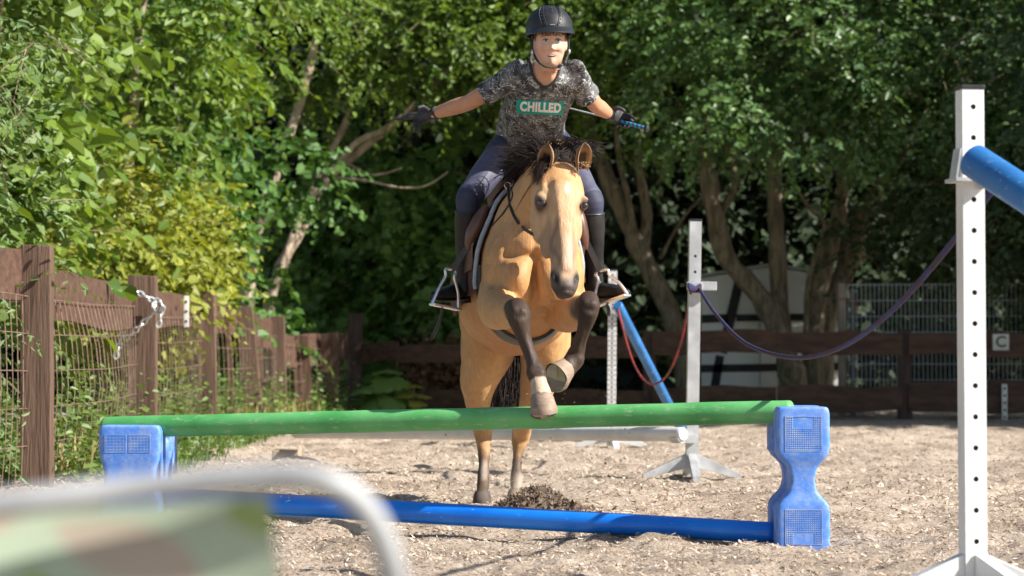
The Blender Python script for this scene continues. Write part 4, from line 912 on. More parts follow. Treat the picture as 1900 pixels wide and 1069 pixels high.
def horse_mesh():
    mb = MB()
    mb.loft([(V(x, y, z), a, b) for x, y, z, a, b in TRUNK], 32, 4)
    # shoulders, breast, haunches
    mb.ell(V(-.03, 11.17, 1.15), (.105, .20, .23), n=24); mb.ell(V(.235, 11.19, 1.15), (.10, .20, .22), n=24)
    mb.ell(V(.03, 11.015, 1.135), (.095, .10, .13)); mb.ell(V(.175, 11.015, 1.13), (.095, .10, .13))
    # neck
    mb.loft([(V(.08, 11.36, 1.27), .20, .30), (V(.10, 11.24, 1.38), .180, .24), (V(.14, 11.10, 1.51), .135, .18), (V(.18, 10.95, 1.61), .10, .14), (V(.21, 10.85, 1.67), .08, .11)], 28, 4)
    # head
    T = [(-.02, .035, -.12, -.03), (.03, .068, -.155, -.012), (.09, .092, -.19, .008), (.17, .112, -.20, .020), (.26, .119, -.21, .028), (.34, .117, -.20, .028), (.42, .099, -.19, .024), (.50, .080, -.17, .018),
         (.58, .067, -.145, .012), (.68, .059, -.122, .007), (.78, .057, -.11, .003), (.86, .063, -.108, .0), (.92, .063, -.10, -.008), (.965, .050, -.088, -.022), (1.0, .032, -.07, -.04)]
    secs = [(HP(0, (f + b) / 2, t), wd, (f - b) / 2) for t, wd, b, f in T]
    mb.loft(secs, 32, 3, side=h_s, exp=2.05)
    mb.loft([(HP(0, y_, t), a_, .03) for t, y_, a_ in ((.22, .004, .055), (.32, .012, .055), (.42, .010, .042), (.52, .004, .036), (.64, -.002, .032), (.76, -.008, .031), (.84, -.016, .030))], 20, 3, side=h_s, exp=3)
    for s in (-1, 1):
        mb.ell(HP(s * .078, -.145, .40), (.038, .075, .115), HM); mb.ell(HP(s * .060, -.11, .55), (.026, .05, .10), HM)           # cheek
        mb.ell(HP(s * .100, -.024, .345), (.026, .034, .040), HM)         # brow ridge
    mb.ell(HP(0, -.05, .93), (.052, .05, .05), HM)                      # lips
    mb.ell(HP(.0, -.098, .93), (.036, .03, .04), HM)                    # chin
    # fore legs: forearm towards the viewer, cannon hanging
    mb.loft([(P(938, 545, 11.25), .13, .16), (P(927, 566, 11.06), .105, .115), (P(929, 577, 10.90), .088, .092), (P(944, 581, 10.72), .068, .07), (P(960, 577, 10.57), .053, .054)], 22, 4)
    mb.loft([(P(957, 562, 10.575), .038, .034), (P(962, 578, 10.52), .053, .047), (P(965, 598, 10.51), .047, .045), (P(971, 622, 10.51), .035, .036), (P(980, 648, 10.50), .0295, .034), (P(989, 672, 10.485), .032, .037), (P(995, 692, 10.465), .042, .044), (P(1000, 710, 10.445), .037, .037), (P(1003, 726, 10.425), .042, .043), (P(1005, 738, 10.41), .047, .049)], 20, 4)
    mb.loft([(P(1045, 560, 11.25), .12, .14), (P(1052, 577, 11.1), .095, .10), (P(1066, 580, 10.96), .080, .082), (P(1080, 574, 10.84), .067, .068), (P(1090, 566, 10.73), .054, .054)], 22, 4)
    mb.loft([(P(1093, 550, 10.73), .040, .038), (P(1092, 566, 10.685), .054, .048), (P(1090, 586, 10.685), .046, .044), (P(1083, 612, 10.72), .034, .036), (P(1075, 637, 10.755), .030, .034), (P(1069, 654, 10.775), .038, .040), (P(1065, 668, 10.78), .047, .047), (P(1056, 680, 10.765), .042, .042), (P(1049, 686, 10.74), .045, .045)], 20, 4)
    # hind legs
    mb.loft([(V(-.12, 12.40, 1.06), .15, .24), (P(910, 615, 12.45), .145, .22), (P(903, 655, 12.48), .140, .19), (P(890, 700, 12.50), .102, .135), (P(885, 735, 12.56), .074, .095), (P(888, 765, 12.64), .056, .072), (P(893, 790, 12.72), .050, .062), (P(897, 808, 12.73), .048, .055), (P(898, 832, 12.70), .033, .037), (P(898, 860, 12.67), .0275, .031), (P(897, 884, 12.64), .035, .037), (P(896, 897, 12.62), .037, .038), (P(895, 910, 12.58), .032, .032), (P(894, 920, 12.55), .041, .042)], 24, 4)
    mb.loft([(V(.15, 12.42, 1.06), .15, .24), (P(1008, 615, 12.5), .140, .22), (P(1010, 655, 12.55), .130, .18), (P(1000, 705, 12.62), .098, .13), (P(990, 738, 12.72), .072, .092), (P(979, 768, 12.86), .055, .07), (P(969, 790, 12.98), .050, .062), (P(966, 808, 13.05), .050, .055), (P(962, 832, 13.04), .034, .038), (P(959, 860, 13.02), .028, .031), (P(958, 884, 12.99), .034, .036), (P(958, 897, 12.97), .036, .037), (P(957, 908, 12.94), .032, .032), (P(957, 916, 12.92), .040, .041)], 24, 4)
    me = remesh(mb, .0085, 9, .5, 'horse_body')
    fr = (hd_o, HM)
    ops = []
    for s in (-1, 1):
        ops += [((s * .113, -.012, .368 * HL), (.026, .03, .024), -.012, None), ((s * .104, .002, .325 * HL), (.026, .03, .010), .0045, None), ((s * .104, -.004, .400 * HL), (.022, .03, .008), .004, None),                          # eye socket
                ((s * .092, .006, .275 * HL), (.02, .02, .02), .008, None),
                ((s * .068, .02, .235 * HL), (.018, .03, .028), -.016, (0, 1, 0)),                       # hollow above the eye
                ((s * .060, .012, .47 * HL), (.014, .03, .06), -.009, None), ((s * .034, .03, .52 * HL), (.012, .03, .12), .006, None),                         # beside the nasal bone
                ((s * .078, -.055, .47 * HL), (.018, .012, .09), .010, None),                               # facial crest
                ((s * .062, -.02, .62 * HL), (.022, .03, .08), -.008, None),
                ((s * .058, -.012, .875 * HL), (.017, .024, .027), .014, None),                          # nostril rim
                ((s * .050, .004, .885 * HL), (.012, .024, .028), -.032, (s * .35, .9, 0))]               # nostril
    ops += [((0, .03, .30 * HL), (.05, .03, .08), .006, (0, 1, 0)), ((0, -.012, .972 * HL), (.06, .05, .006), -.010, (0, 1, 0)), ((0, .0, .80 * HL), (.016, .03, .05), -.005, (0, 1, 0))]
    sculpt(me, ops, fr)
    # breast muscles, neck groove, knees, veins of the flexed forearm
    sculpt(me, [((.103, 10.94, 1.13), (.020, .12, .12), -.042, (0, -1, 0)), ((.03, 10.93, 1.13), (.05, .10, .07), .018, (0, -1, 0)), ((.175, 10.93, 1.13), (.05, .10, .07), .018, (0, -1, 0)), ((.06, 10.95, 1.235), (.12, .10, .022), -.016, (0, -1, 0)), ((-.085, 11.05, 1.10), (.014, .10, .10), -.018, None), ((-.10, 11.08, 1.20), (.06, .10, .018), -.012, None), ((-.04, 11.05, 1.02), (.05, .06, .05), -.01, (0, -1, 0)),
                ((-.09, 11.15, 1.34), (.03, .10, .09), -.016, None), ((.0, 11.0, 1.24), (.035, .08, .05), -.012, None), ((.2, 11.0, 1.23), (.035, .08, .05), -.010, None),
                ((-.02, 11.0, 1.09), (.03, .05, .03), .012, None), ((-.23, 12.35, .95), (.08, .18, .12), .015, None), ((-.20, 12.1, .92), (.05, .06, .14), -.02, None),
                ((-.25, 11.75, 1.0), (.06, .12, .10), .010, None)])
    # bony knees, tendons and skin folds
    KL, KR = [10.50], [10.62]
    legops = []
    for (kx, ky, kd), (fx, fy, fd) in (((962, 578, 10.48), (995, 692, 10.44)), ((1092, 566, 10.645), (1066, 668, 10.745))):
        k = P(kx, ky, kd); f = P(fx, fy, fd)
        legops += [(tuple(k + V(-.018, -.01, .012)), (.018, .03, .018), .007, None), (tuple(k + V(.020, -.01, .008)), (.018, .03, .018), .006, None), (tuple(k + V(.0, -.01, -.022)), (.03, .03, .010), -.006, None), (tuple(k + V(.0, -.01, -.045)), (.02, .03, .015), .005, None)]
        for t_ in (.45, .6, .75): legops += [(tuple(k.lerp(f, t_) + V(.02, 0, 0)), (.012, .04, .03), -.006, None), (tuple(k.lerp(f, t_) + V(-.022, 0, 0)), (.010, .04, .03), -.004, None)]
        legops += [(tuple(f + V(-.028, 0, 0)), (.016, .03, .02), .006, None), (tuple(f + V(.028, 0, 0)), (.016, .03, .02), .006, None), (tuple(f + V(0, -.02, .03)), (.03, .03, .010), -.005, None)]
    for k_ in range(4):
        legops.append((tuple(P(940 + 7 * k_, 548 + 5 * k_, 10.9)), (.006, .08, .035), -.008, None)); legops.append((tuple(P(1032 + 5 * k_, 570 + 4 * k_, 10.9)), (.005, .08, .04), -.006, None))
    for hx in (-.147, .0): 
        pass
    sculpt(me, legops)
    co = get_co(me); nz = (vnoise(co * 9, 15) - .5) * .010 + (vnoise(co * 16, 5) - .5) * .007 + (vnoise(co * 38, 6) - .5) * .0026
    co = co + get_no(me) * nz[:, None]; set_co(me, co)
    # colour patches of the coat
    lc = (co - np.array(hd_o)) @ np.array(HM)
    n1 = vnoise(co * 5, 8)[:, None]; n2 = vnoise(co * 28, 9)[:, None]
    base = np.array([.42, .208, .078]) * (1 - n1) + np.array([.53, .305, .140]) * n1
    x, y, z = co.T
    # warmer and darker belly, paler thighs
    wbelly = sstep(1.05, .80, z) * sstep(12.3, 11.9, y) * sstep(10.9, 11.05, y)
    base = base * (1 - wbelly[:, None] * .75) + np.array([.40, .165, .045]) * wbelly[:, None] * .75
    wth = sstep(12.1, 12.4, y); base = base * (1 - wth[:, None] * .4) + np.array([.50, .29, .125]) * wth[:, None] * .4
    # face: sooty cream with a darker muzzle and a white star and strip
    t = lc[:, 2] / HL; inhead = sstep(-.36, -.28, lc[:, 1]) * sstep(-.08, .02, t) * (t < 1.1) * (np.abs(lc[:, 0]) < .16) * (y < 11.06)
    pale = (inhead * sstep(.15, .32, t))[:, None]; base = base * (1 - pale * .6) + np.array([.53, .36, .22]) * pale * .6
    grey = (inhead * sstep(.40, .75, t + .12 * (n2[:, 0] - .5)) * .55)[:, None]; base = base * (1 - grey) + np.array([.30, .205, .14]) * grey
    stripes = (inhead * sstep(.62, .8, vnoise(np.stack([lc[:, 0] * 60, t * 3.2], 1), 21)) * sstep(.42, .52, t) * sstep(.85, .7, t) * .5)[:, None]; base = base * (1 - stripes) + np.array([.20, .13, .09]) * stripes
    strip = (inhead * np.exp(-((lc[:, 0] - .006) / .016) ** 2) * sstep(.58, .68, t) * sstep(.90, .80, t) * .55)[:, None]; base = base * (1 - strip) + np.array([.60, .46, .36]) * strip
    muz = (inhead * sstep(.74, .93, t + .07 * (n2[:, 0] - .5) - .35 * np.exp(-(lc[:, 0] / .03) ** 2) * sstep(.93, .8, t)))[:, None]; base = base * (1 - muz) + np.array([.15, .112, .095]) * muz
    lip = (inhead * sstep(.90, .97, t))[:, None]; base = base * (1 - lip) + np.array([.060, .045, .040]) * lip
    top = (inhead * sstep(.22, .08, t) * .5)[:, None]; base = base * (1 - top) + np.array([.47, .26, .12]) * top
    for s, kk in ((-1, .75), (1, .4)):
        gl = inhead * np.exp(-((lc[:, 0] - s * (.043 + .012 * np.sin(t * 22))) / .0085) ** 2) * sstep(.44, .52, t) * sstep(.86, .78, t) * kk; base = base * (1 - gl[:, None]) + np.array([.16, .10, .07]) * gl[:, None]  # dark skin lines beside the nose with nasal shade painted in, heavier left
    for s in (-1, 1):
        ns = inhead * np.exp(-(((lc[:, 0] - s * (.049 - .25 * (t - .885))) / .0150) ** 2 + ((t - .885) / .046) ** 2)) * (lc[:, 1] > -.045)
        base = base * (1 - np.clip(ns * 1.5, 0, 1)[:, None]) + np.array([.012, .010, .010]) * np.clip(ns * 1.5, 0, 1)[:, None]
        ey = inhead * np.clip(1.7 * np.exp(-(((lc[:, 0] - s * .110) / .036) ** 2 + ((t - .378) / .052) ** 2 + ((lc[:, 1] + .010) / .05) ** 2)), 0, .93)
        base = base * (1 - ey[:, None]) + np.array([.045, .03, .025]) * ey[:, None]
    star = .6 * inhead * sstep(1.35, .55, np.sqrt(((lc[:, 0] - .010 + .10 * (t - .285)) / .012) ** 2 + ((t - .285) / .042) ** 2) + .5 * (n2[:, 0] - .5)); base = base * (1 - star[:, None]) + np.array([.60, .52, .45]) * star[:, None]
    # dark legs
    def leg(mask, w_, c): 
        nonlocal base; k = np.clip(mask * w_, 0, 1)[:, None]; base = base * (1 - k) + np.array(c) * k
    fl = (y < 10.86) & (z < 1.07) & ~((inhead > .2) & (z > .98) & (x > .14) & (x < .30))
    # nearness to the knee/cannon chain
    def near(pts, r0):
        dmin = np.full(len(co), 9.)
        for a, b in zip(pts[:-1], pts[1:]):
            a = np.array(a); b = np.array(b); q = np.clip(((co - a) @ (b - a)) / ((b - a) @ (b - a)), 0, 1); dmin = np.minimum(dmin, np.linalg.norm(co - a - q[:, None] * (b - a), axis=1))
        return dmin
    dL = near([P(959, 566, 10.54), P(962, 580, 10.50), P(971, 622, 10.51), P(989, 672, 10.485), P(996, 698, 10.46)], .06); dR = near([P(1094, 550, 10.69), P(1090, 580, 10.68), P(1075, 637, 10.755), P(1065, 668, 10.78), P(1056, 680, 10.765)], .06)
    leg(sstep(.095, .068, dL + .018 * (n2[:, 0] - .5)), .97, (.034, .021, .016)); leg(sstep(.085, .060, dR + .018 * (n2[:, 0] - .5)), .97, (.036, .022, .017))
    dP = near([P(1001, 719, 10.435), P(1005, 742, 10.405)], .06); dL2 = near([P(994, 690, 10.465), P(996, 699, 10.46)], .05)
    leg(sstep(.060, .045, dP) * (dP < dL2 * 1.15), .9, (.50, .38, .28))
    hz = np.where(x < .0 + (y - 12.7) * 0, 1, 1)
    hind = (y > 12.3) & (z < .5); leg(hind * sstep(.36, .20, z + .09 * (n2[:, 0] - .5)), .92, (.060, .044, .036))
    leg(hind * (x > -.08) * sstep(.17, .12, z), .6, (.45, .38, .31)); leg(hind * (x < -.08) * np.exp(-((x + .148) / .016) ** 2) * sstep(.12, .16, z) * sstep(.26, .2, z), .6, (.5, .42, .36))
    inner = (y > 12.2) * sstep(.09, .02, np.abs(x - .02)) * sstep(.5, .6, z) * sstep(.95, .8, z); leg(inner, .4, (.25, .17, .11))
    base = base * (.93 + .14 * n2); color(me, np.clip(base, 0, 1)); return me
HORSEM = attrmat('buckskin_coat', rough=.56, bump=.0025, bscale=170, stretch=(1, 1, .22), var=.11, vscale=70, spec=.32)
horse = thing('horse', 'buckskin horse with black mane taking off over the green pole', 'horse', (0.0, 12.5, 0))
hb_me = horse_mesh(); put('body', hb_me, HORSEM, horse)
HB_CO = get_co(hb_me); HBVH = BVHTree.FromPolygons([Vector(q) for q in HB_CO], [tuple(p.vertices) for p in hb_me.polygons])
# eyes
EYEM = mat('horse_eye_dark', (.010, .007, .006), rough=.06, spec=.8, coat=.6)
for s in (-1, 1):
    mb = MB(); mb.ell(HP(s * .0945, -.0150, .370), (.0225, .025, .0165), HM @ Matrix.Rotation(s * .35, 3, 'Y')); mb.build('eye', EYEM, horse)
# ears
EARM = attrmat('ear_coat', rough=.7, bump=.001, bscale=160, var=.12)
def ear(b, tip, wd, face, tag_=None):
    b = Vector(b); tip = Vector(tip); ax = (tip - b); L = ax.length; ax.normalize(); f = Vector(face); f = (f - ax * f.dot(ax)).normalized(); sd = f.cross(ax)
    vs = []; cs = []; n, m = 9, 16
    prof = lambda t: wd * (0.62 + 1.1 * t - .2 * t * t) * (1 - t ** 2.6) ** .8 if t < 1 else 0
    for layer in (0, 1):
        for i in range(n + 1):
            t = i / n; r = max(prof(t) * (1 if layer == 0 else .84), .0008)
            for k in range(m + 1):
                q = math.radians(lerp(-122, 122, k / m)) ; c_ = b + ax * L * t * (1 if layer == 0 else .97)
                # opening faces f: wrap round the back
                p = c_ + (-f) * math.cos(q) * r * .62 + sd * math.sin(q) * r + f * r * .12; vs.append(p)
                edge = abs(q) / math.radians(122)
                cs.append(((.42, .22, .085) if edge < .85 and layer == 0 else (.10, .06, .035) if layer == 0 else ((.50, .31, .16) if edge > .60 else (.26, .15, .075) if (edge > .25 or t > .6) else (.05, .03, .022))))
                if t > .82: cs[-1] = (.16, .10, .06)
    w1 = m + 1; N = (n + 1) * w1; fs = []
    for l in (0, 1):
        for i in range(n):
            for k in range(m): a = l * N + i * w1 + k; fs.append((a, a + 1, a + w1 + 1, a + w1))
    for i in range(n):
        for k in (0, m): a = i * w1 + k; fs.append((a, a + w1, N + a + w1, N + a))
    mb = MB(); mb.add(vs, fs); me = mb.mesh('ear'); bm = bmesh.new(); bm.from_mesh(me); bmesh.ops.recalc_face_normals(bm, faces=bm.faces); bm.to_mesh(me); bm.free()
    color(me, np.array(cs)); return put('ear', me, EARM, horse)
ear(P(1008, 318, 10.70), P(1018, 266, 10.62), .040, (-.25, -1, .1)); ear(P(1080, 316, 10.70), P(1085, 264, 10.62), .040, (.30, -1, .1))
# hooves
HOOFM = mat('hoof_horn', (.17, .12, .085), (.30, .22, .16), scale=10, rough=.65, bump=.002, bscale=40, stretch=(1, 1, 3), c3=(.45, .36, .28), scale3=20, amt3=.4, thr=.6)
SOLEM = mat('hoof_sole', (.34, .26, .18), (.46, .37, .27), scale=16, rough=.9, bump=.006, bscale=30)
HOOFD = mat('dark_hoof_horn', (.055, .042, .034), (.11, .085, .068), scale=10, rough=.75, bump=.002, bscale=40, stretch=(1, 1, 3))
def hoof(c, ax, fwd, r0, r1, h, m=None, toe=1.12):
    """truncated cone: c = coronet centre, ax = direction towards the sole, fwd = towards the toe"""
    c = Vector(c); ax = Vector(ax).normalized(); f = Vector(fwd); f = (f - ax * f.dot(ax)).normalized(); sd = f.cross(ax)
    mb = MB(); secs = [(c - ax * .012, r0 * .9, r0 * .9), (c, r0, r0), (c + ax * h * .12 + f * .002, r0 * 1.07, r0 * 1.07), (c + ax * h * .55 + f * .010, lerp(r0, r1, .6), lerp(r0, r1, .6) * toe ** .5), (c + ax * h * .92 + f * .018, r1 * .99, r1 * toe), (c + ax * h + f * .018, r1 * .95, r1 * toe * .95)]
    mb.loft(secs, 26, 2, side=sd); o = mb.build('hoof', m or HOOFM, horse)
    s = MB(); s.loft([(c + ax * (h + .0005) + f * .018, r1 * .86, r1 * toe * .86), (c + ax * (h + .003) + f * .018, r1 * .80, r1 * toe * .8)], 24, 1, side=sd)
    s.ell(c + ax * (h + .003) - f * .014, (r1 * .28, r1 * .55, .010), Matrix((sd, f, ax)).transposed(), 14, 8)
    so_ = s.build('sole', SOLEM, o); return o
hoof(P(1005, 736, 10.412), P(1009, 768, 10.392) - P(1005, 736, 10.412), (.1, -1, .1), .047, .061, .080)
hoof(P(1050, 684, 10.755), V(-.62, -.66, -.30), (-.25, .1, -1), .047, .064, .07)
hoof(P(894.5, 917, 12.56), V(.0, -.35, -1), (0, -1, -.1), .042, .054, .072, HOOFD); hoof(P(957, 913, 12.925), V(0, -.35, -1), (0, -1, -.1), .041, .053, .072)
# hair
def hairmat(name, a, b):
    m, t, bs = nodes(name); at = nd(t, 'ShaderNodeAttribute', attribute_name='rnd'); r = nd(t, 'ShaderNodeValToRGB'); r.color_ramp.elements[0].color = c4(a); r.color_ramp.elements[1].color = c4(b)
    t.links.new(at.outputs['Fac'], r.inputs[0]); t.links.new(r.outputs[0], bs.inputs['Base Color']); bs.inputs['Roughness'].default_value = .55; bs.inputs['Specular IOR Level'].default_value = .22; return m
MANEM = hairmat('dark_hair', (.010, .007, .007), (.040, .026, .022))
def hair(name, strands, r, m, parent):
    """strands: list of point lists; each becomes a thin tapering three-sided strand"""
    V_ = []; Q = []; Rn = []; o = 0
    rr = random.Random(3)
    for pts in strands:
        c = cat_at([list(p) for p in pts], 4); n = len(c); rad = r * rr.uniform(.6, 1.25); g = rr.random()
        tn = np.gradient(c, axis=0); tn = unit(tn); s1 = unit(np.cross(tn, np.array([.3, .8, .52]))); s2 = np.cross(tn, s1)
        for i in range(n):
            q = rad * (1 - .85 * (i / (n - 1)) ** 1.5)
            for k in range(3):
                a = 2 * PI * k / 3; V_.append(c[i] + s1[i] * q * math.cos(a) + s2[i] * q * math.sin(a)); Rn.append(g)
        for i in range(n - 1):
            for k in range(3): Q.append((o + i * 3 + k, o + i * 3 + (k + 1) % 3, o + i * 3 + 3 + (k + 1) % 3, o + i * 3 + 3 + k))
        o += n * 3
    me = fast_mesh(name, np.array(V_), np.array(Q)); at = me.attributes.new('rnd', 'FLOAT', 'POINT'); at.data.foreach_set('value', np.array(Rn, np.float32)); return put(name, me, m, parent)
rr = random.Random(12); g = lambda s: rr.gauss(0, s)
S_ = []
# mane standing up and blown back from the crest
crest = cat_at([list(P(1040, 300, 10.84)), list(P(1012, 305, 10.98)), list(P(985, 318, 11.18)), list(P(968, 335, 11.32))], 10)
for i in range(620):
    q = .12 + .88 * rr.random() ** .8; b = Vector(crest[int(q * (len(crest) - 1))]) + V(g(.014), g(.02), g(.012))
    lock = int(q * 14 + rr.random() * 1.3); lr = random.Random(lock * 7 + 1)
    dx = lr.uniform(-.13, .05) - .05 * q; dz = lr.uniform(.05, .17) * (1 - .25 * q); ln = rr.uniform(.55, 1.15)
    mid = b + V(dx * .35 + g(.008), .04 + g(.012), dz * .8 + g(.01)) * ln; e = b + V(dx + g(.022), .05 + g(.03), dz * .95 + g(.025)) * ln
    S_.append((b - V(0, 0, .015), mid, e))
for i in range(300):  # left side fall towards the neck
    q = rr.random(); b = Vector(crest[int(q * (len(crest) - 1))]) + V(g(.015), -.01, g(.01)); ln = rr.uniform(.5, 1.1)
    S_.append((b, b + V(-.06 + g(.012), -.03, .02 + g(.012)) * ln, b + V(-.115 + g(.02), -.03 + g(.02), -.035 + g(.035)) * ln))
for i in range(110):  # wisps to the right
    b = P(1058 + rr.uniform(-12, 34), 292, 10.86) + V(0, g(.015), g(.012)); ln = rr.uniform(.5, 1.1); lr = random.Random(i % 9)
    S_.append((b, b + V(.04 + g(.01), .0, .05 + lr.uniform(-.02, .02)) * ln, b + V(.095 + g(.02), .02 + g(.02), .04 + lr.uniform(-.04, .03) + g(.01)) * ln))
for i in range(260):  # short hair over the poll between the ears
    b = P(rr.uniform(1018, 1074), rr.uniform(284, 304), rr.uniform(10.74, 10.92)); b.z += .012
    S_.append((b - V(0, 0, .03), b + V(g(.012), .015 + g(.01), .022), b + V(-.02 + g(.022), .05 + g(.02), .040 + g(.015))))
hair('mane', S_, .0030, MANEM, horse)
S_ = []
def on_face(x, t, off=.004):
    o_ = HP(x, .3, t); h = HBVH.ray_cast(o_, -h_f)
    return (h[0] + h_f * off) if h[0] is not None else HP(x, .02, t)
for i in range(460):  # forelock swept over the top of the face to the left, bulging between the ears
    b = HP(rr.uniform(-.055, .05), -.035 + g(.012), -.03 + g(.012)); s = rr.random(); ln = rr.uniform(.6, 1.05)
    if s < .50:   # along the brow to the left and down beside the eye
        q = rr.random(); x1 = -.03 - .05 * q + g(.006); S_.append((b, on_face(x1 * .5, .015 + .01 * rr.random(), .016 + rr.random() * .018), on_face(x1, .055 + .03 * q + g(.008), .010 + rr.random() * .012), on_face(x1 - .018 + g(.008), .085 + .09 * q * ln + g(.014), .004 + .010 * rr.random())))
    elif s < .78: S_.append((b, on_face(.02 + g(.022), .02, .016 + rr.random() * .015), on_face(.03 + g(.028), .052 + .025 * ln * rr.random(), .007)))
    else: S_.append((b, b + h_f * .02 + V(g(.02), 0, .035), b + h_f * (.035 + g(.01)) + V(.05 * g(1), 0, .04 + g(.02))))
for i in range(240):   # the thick sweep down the left edge of the forehead
    b = HP(rr.uniform(-.04, .02), -.03 + g(.01), -.02 + g(.01)); k = g(.010); ln = rr.uniform(.7, 1.15)
    S_.append((b, on_face(-.035 + k, .035 + g(.008), .014 + abs(g(.008))), HP(-.088 + k + g(.004), .012 + g(.006), .095 + g(.012)), HP(-.112 + k * 1.4, -.03 + g(.01), .20 * ln + g(.01))))
hair('forelock', S_, .0026, MANEM, horse)
S_ = []
for i in range(520):
    b = V(.0 + g(.02), 12.86 + g(.015), .99 + g(.02)); ln = rr.uniform(.75, 1.05); lk = random.Random(i % 17); xo = lk.uniform(-.085, .09); 
    S_.append((b, b + V(xo * .4 + g(.01), .10, -.10), b + V(xo * .9 + g(.014), .12 + g(.02), -.28 * ln), b + V(xo * 1.05 - .015 + g(.018), .09 + g(.03), -.55 * ln)))
hair('tail', S_, .0042, MANEM, horse)
EHM = hairmat('pale_hair', (.30, .18, .09), (.50, .33, .18))
# whiskers of pale hair inside the ears
for ex in (1007, 1084):
    S_ = []
    for i in range(20):
        b = P(ex + g(7), 306 + g(4), 10.66); S_.append((b, b + V(g(.006), -.010, -.004), b + V(g(.008), -.012 + g(.003), -.008 + g(.006))))
    hair('ear_hair', S_, .0016, EHM, horse)

# ---------------------------------------------------------------- tack
LEATHER = mat('brown_saddle_leather', (.070, .030, .018), (.13, .058, .034), scale=12, rough=.36, bump=.0008, bscale=160, coat=.2)
LEATHER_D = mat('black_leather', (.014, .012, .012), (.034, .030, .029), scale=14, rough=.38, bump=.0008, bscale=120)
PADM = mat('saddle_pad_cloth', (.085, .04, .032), (.12, .055, .045), scale=40, rough=.95)
PIPEM = mat('grey_blue_piping', (.24, .30, .36), (.34, .40, .46), scale=40, rough=.6)
STEEL = mat('stirrup_steel', (.62, .63, .65), (.74, .75, .77), scale=14, rough=.25, metal=.85)
tr_rows = cat_at([list(r) for r in TRUNK], 8); 
def trunk_at(y):
    o = np.argsort(tr_rows[:, 1]); return [float(np.interp(y, tr_rows[o, 1], tr_rows[o, k])) for k in (0, 2, 3, 4)]
def on_body(y, ang, off):
    """point on the horse's body at length y, angle from straight up (positive to view right), pushed out by off"""
    x, z, a, b = trunk_at(y); c = V(x, y, z); d = V(math.sin(ang), 0, math.cos(ang))
    o_ = c + d * 1.2; h = HBVH.ray_cast(o_, -d)
    p = h[0] if h[0] is not None else c + V(d.x * a, 0, d.z * b)
    return p + d * off
def shell(fn, nu, nv, th, name, m, parent):
    """sheet fn(u,v) -> (point, outward) with thickness th"""
    vs = []; vi = []
    for j in range(nv + 1):
        for i in range(nu + 1):
            p, o_ = fn(i / nu, j / nv); vs.append(p + o_ * th); vi.append(p)
    mb = MB(); w1 = nu + 1; N = len(vs); fs = []
    for j in range(nv):
        for i in range(nu):
            a = j * w1 + i; fs += [(a, a + 1, a + w1 + 1, a + w1), (N + a, N + a + w1, N + a + w1 + 1, N + a + 1)]
    for i in range(nu): a = i; b = nv * w1 + i; fs += [(a, N + a, N + a + 1, a + 1), (b, b + 1, N + b + 1, N + b)]
    for j in range(nv): a = j * w1; b = a + nu; fs += [(a, a + w1, N + a + w1, N + a), (b, N + b, N + b + w1, b + w1)]
    mb.add(vs + vi, fs); return mb.build(name, m, parent)
pad = thing('saddle_pad', 'brown saddle pad with pale grey-blue edging under the saddle', 'saddle pad', (.06, 11.5, 1.5))
def pad_front(v):  # front edge distance along the body for angle fraction v in [-1,1]
    return 11.345 - .045 * math.sin(abs(v) * PI)
def pad_fn(u, v):
    s = v * 2 - 1; ang = s * math.radians(112); y = lerp(pad_front(s), 11.92, u)
    p = on_body(y, ang, .012); return p, V(math.sin(ang), 0, math.cos(ang))
shell(pad_fn, 10, 44, .016, 'pad', PADM, pad)
mb = MB(); pts = []
for k in range(61):
    s = k / 60 * 2 - 1; ang = s * math.radians(112); pts.append(on_body(pad_front(s), ang, .026) + V(0, -.006, 0))
mb.tube(pts, .0105, 8); mb.build('edging', PIPEM, pad)
sad = thing('saddle', 'brown leather riding saddle with steel stirrups on the horse', 'saddle', (.06, 11.55, 1.55))
for s in (-1, 1):
    def flap(u, v, s=s):
        ang = s * math.radians(lerp(16, 92, v)); y = lerp(11.375 - .03 * math.sin(v * PI * .9), 11.70 - .06 * v, u)
        p = on_body(y, ang, .034 + .018 * (1 - u) * math.sin(PI * min(1, v * 1.1))); return p, V(math.sin(ang), 0, math.cos(ang))
    fl_ = shell(flap, 8, 20, .012, 'flap', LEATHER, sad)
    mb = MB(); kr = []
    for k in range(9):
        v = lerp(.22, .74, k / 8); ang = s * math.radians(lerp(16, 92, v)); kr.append((on_body(11.385 - .02 * math.sin(v * PI), ang, .062), .030 * math.sin(PI * lerp(.14, .9, k / 8)) + .006, .030 * math.sin(PI * lerp(.14, .9, k / 8)) + .006))
    mb.loft(kr, 14, 2); mb.build('knee_roll', LEATHER, sad)
def seat_fn(u, v):
    s = v * 2 - 1; ang = s * math.radians(30); y = lerp(11.36, 11.86, u); lift = .055 + .05 * (abs(u - .5) * 2) ** 2.2 - .03 * abs(s) 
    return on_body(y, ang, lift - .02), V(math.sin(ang), 0, math.cos(ang))
shell(seat_fn, 16, 10, .03, 'seat', LEATHER, sad)
gi = MB(); 
def girth_fn(u, v):
    ang = math.radians(lerp(88, 272, v)); y = lerp(11.30, 11.385, u); x_, z_, a_, b_ = trunk_at(y); d = V(math.sin(ang), 0, math.cos(ang)); h = HBVH.ray_cast(V(x_, y, z_) + d * 1.2, -d); p = h[0] if h[0] else V(x_, y, z_) + d * .3
    return p + d * .004, d
shell(girth_fn, 3, 40, .014, 'girth', LEATHER_D, sad)
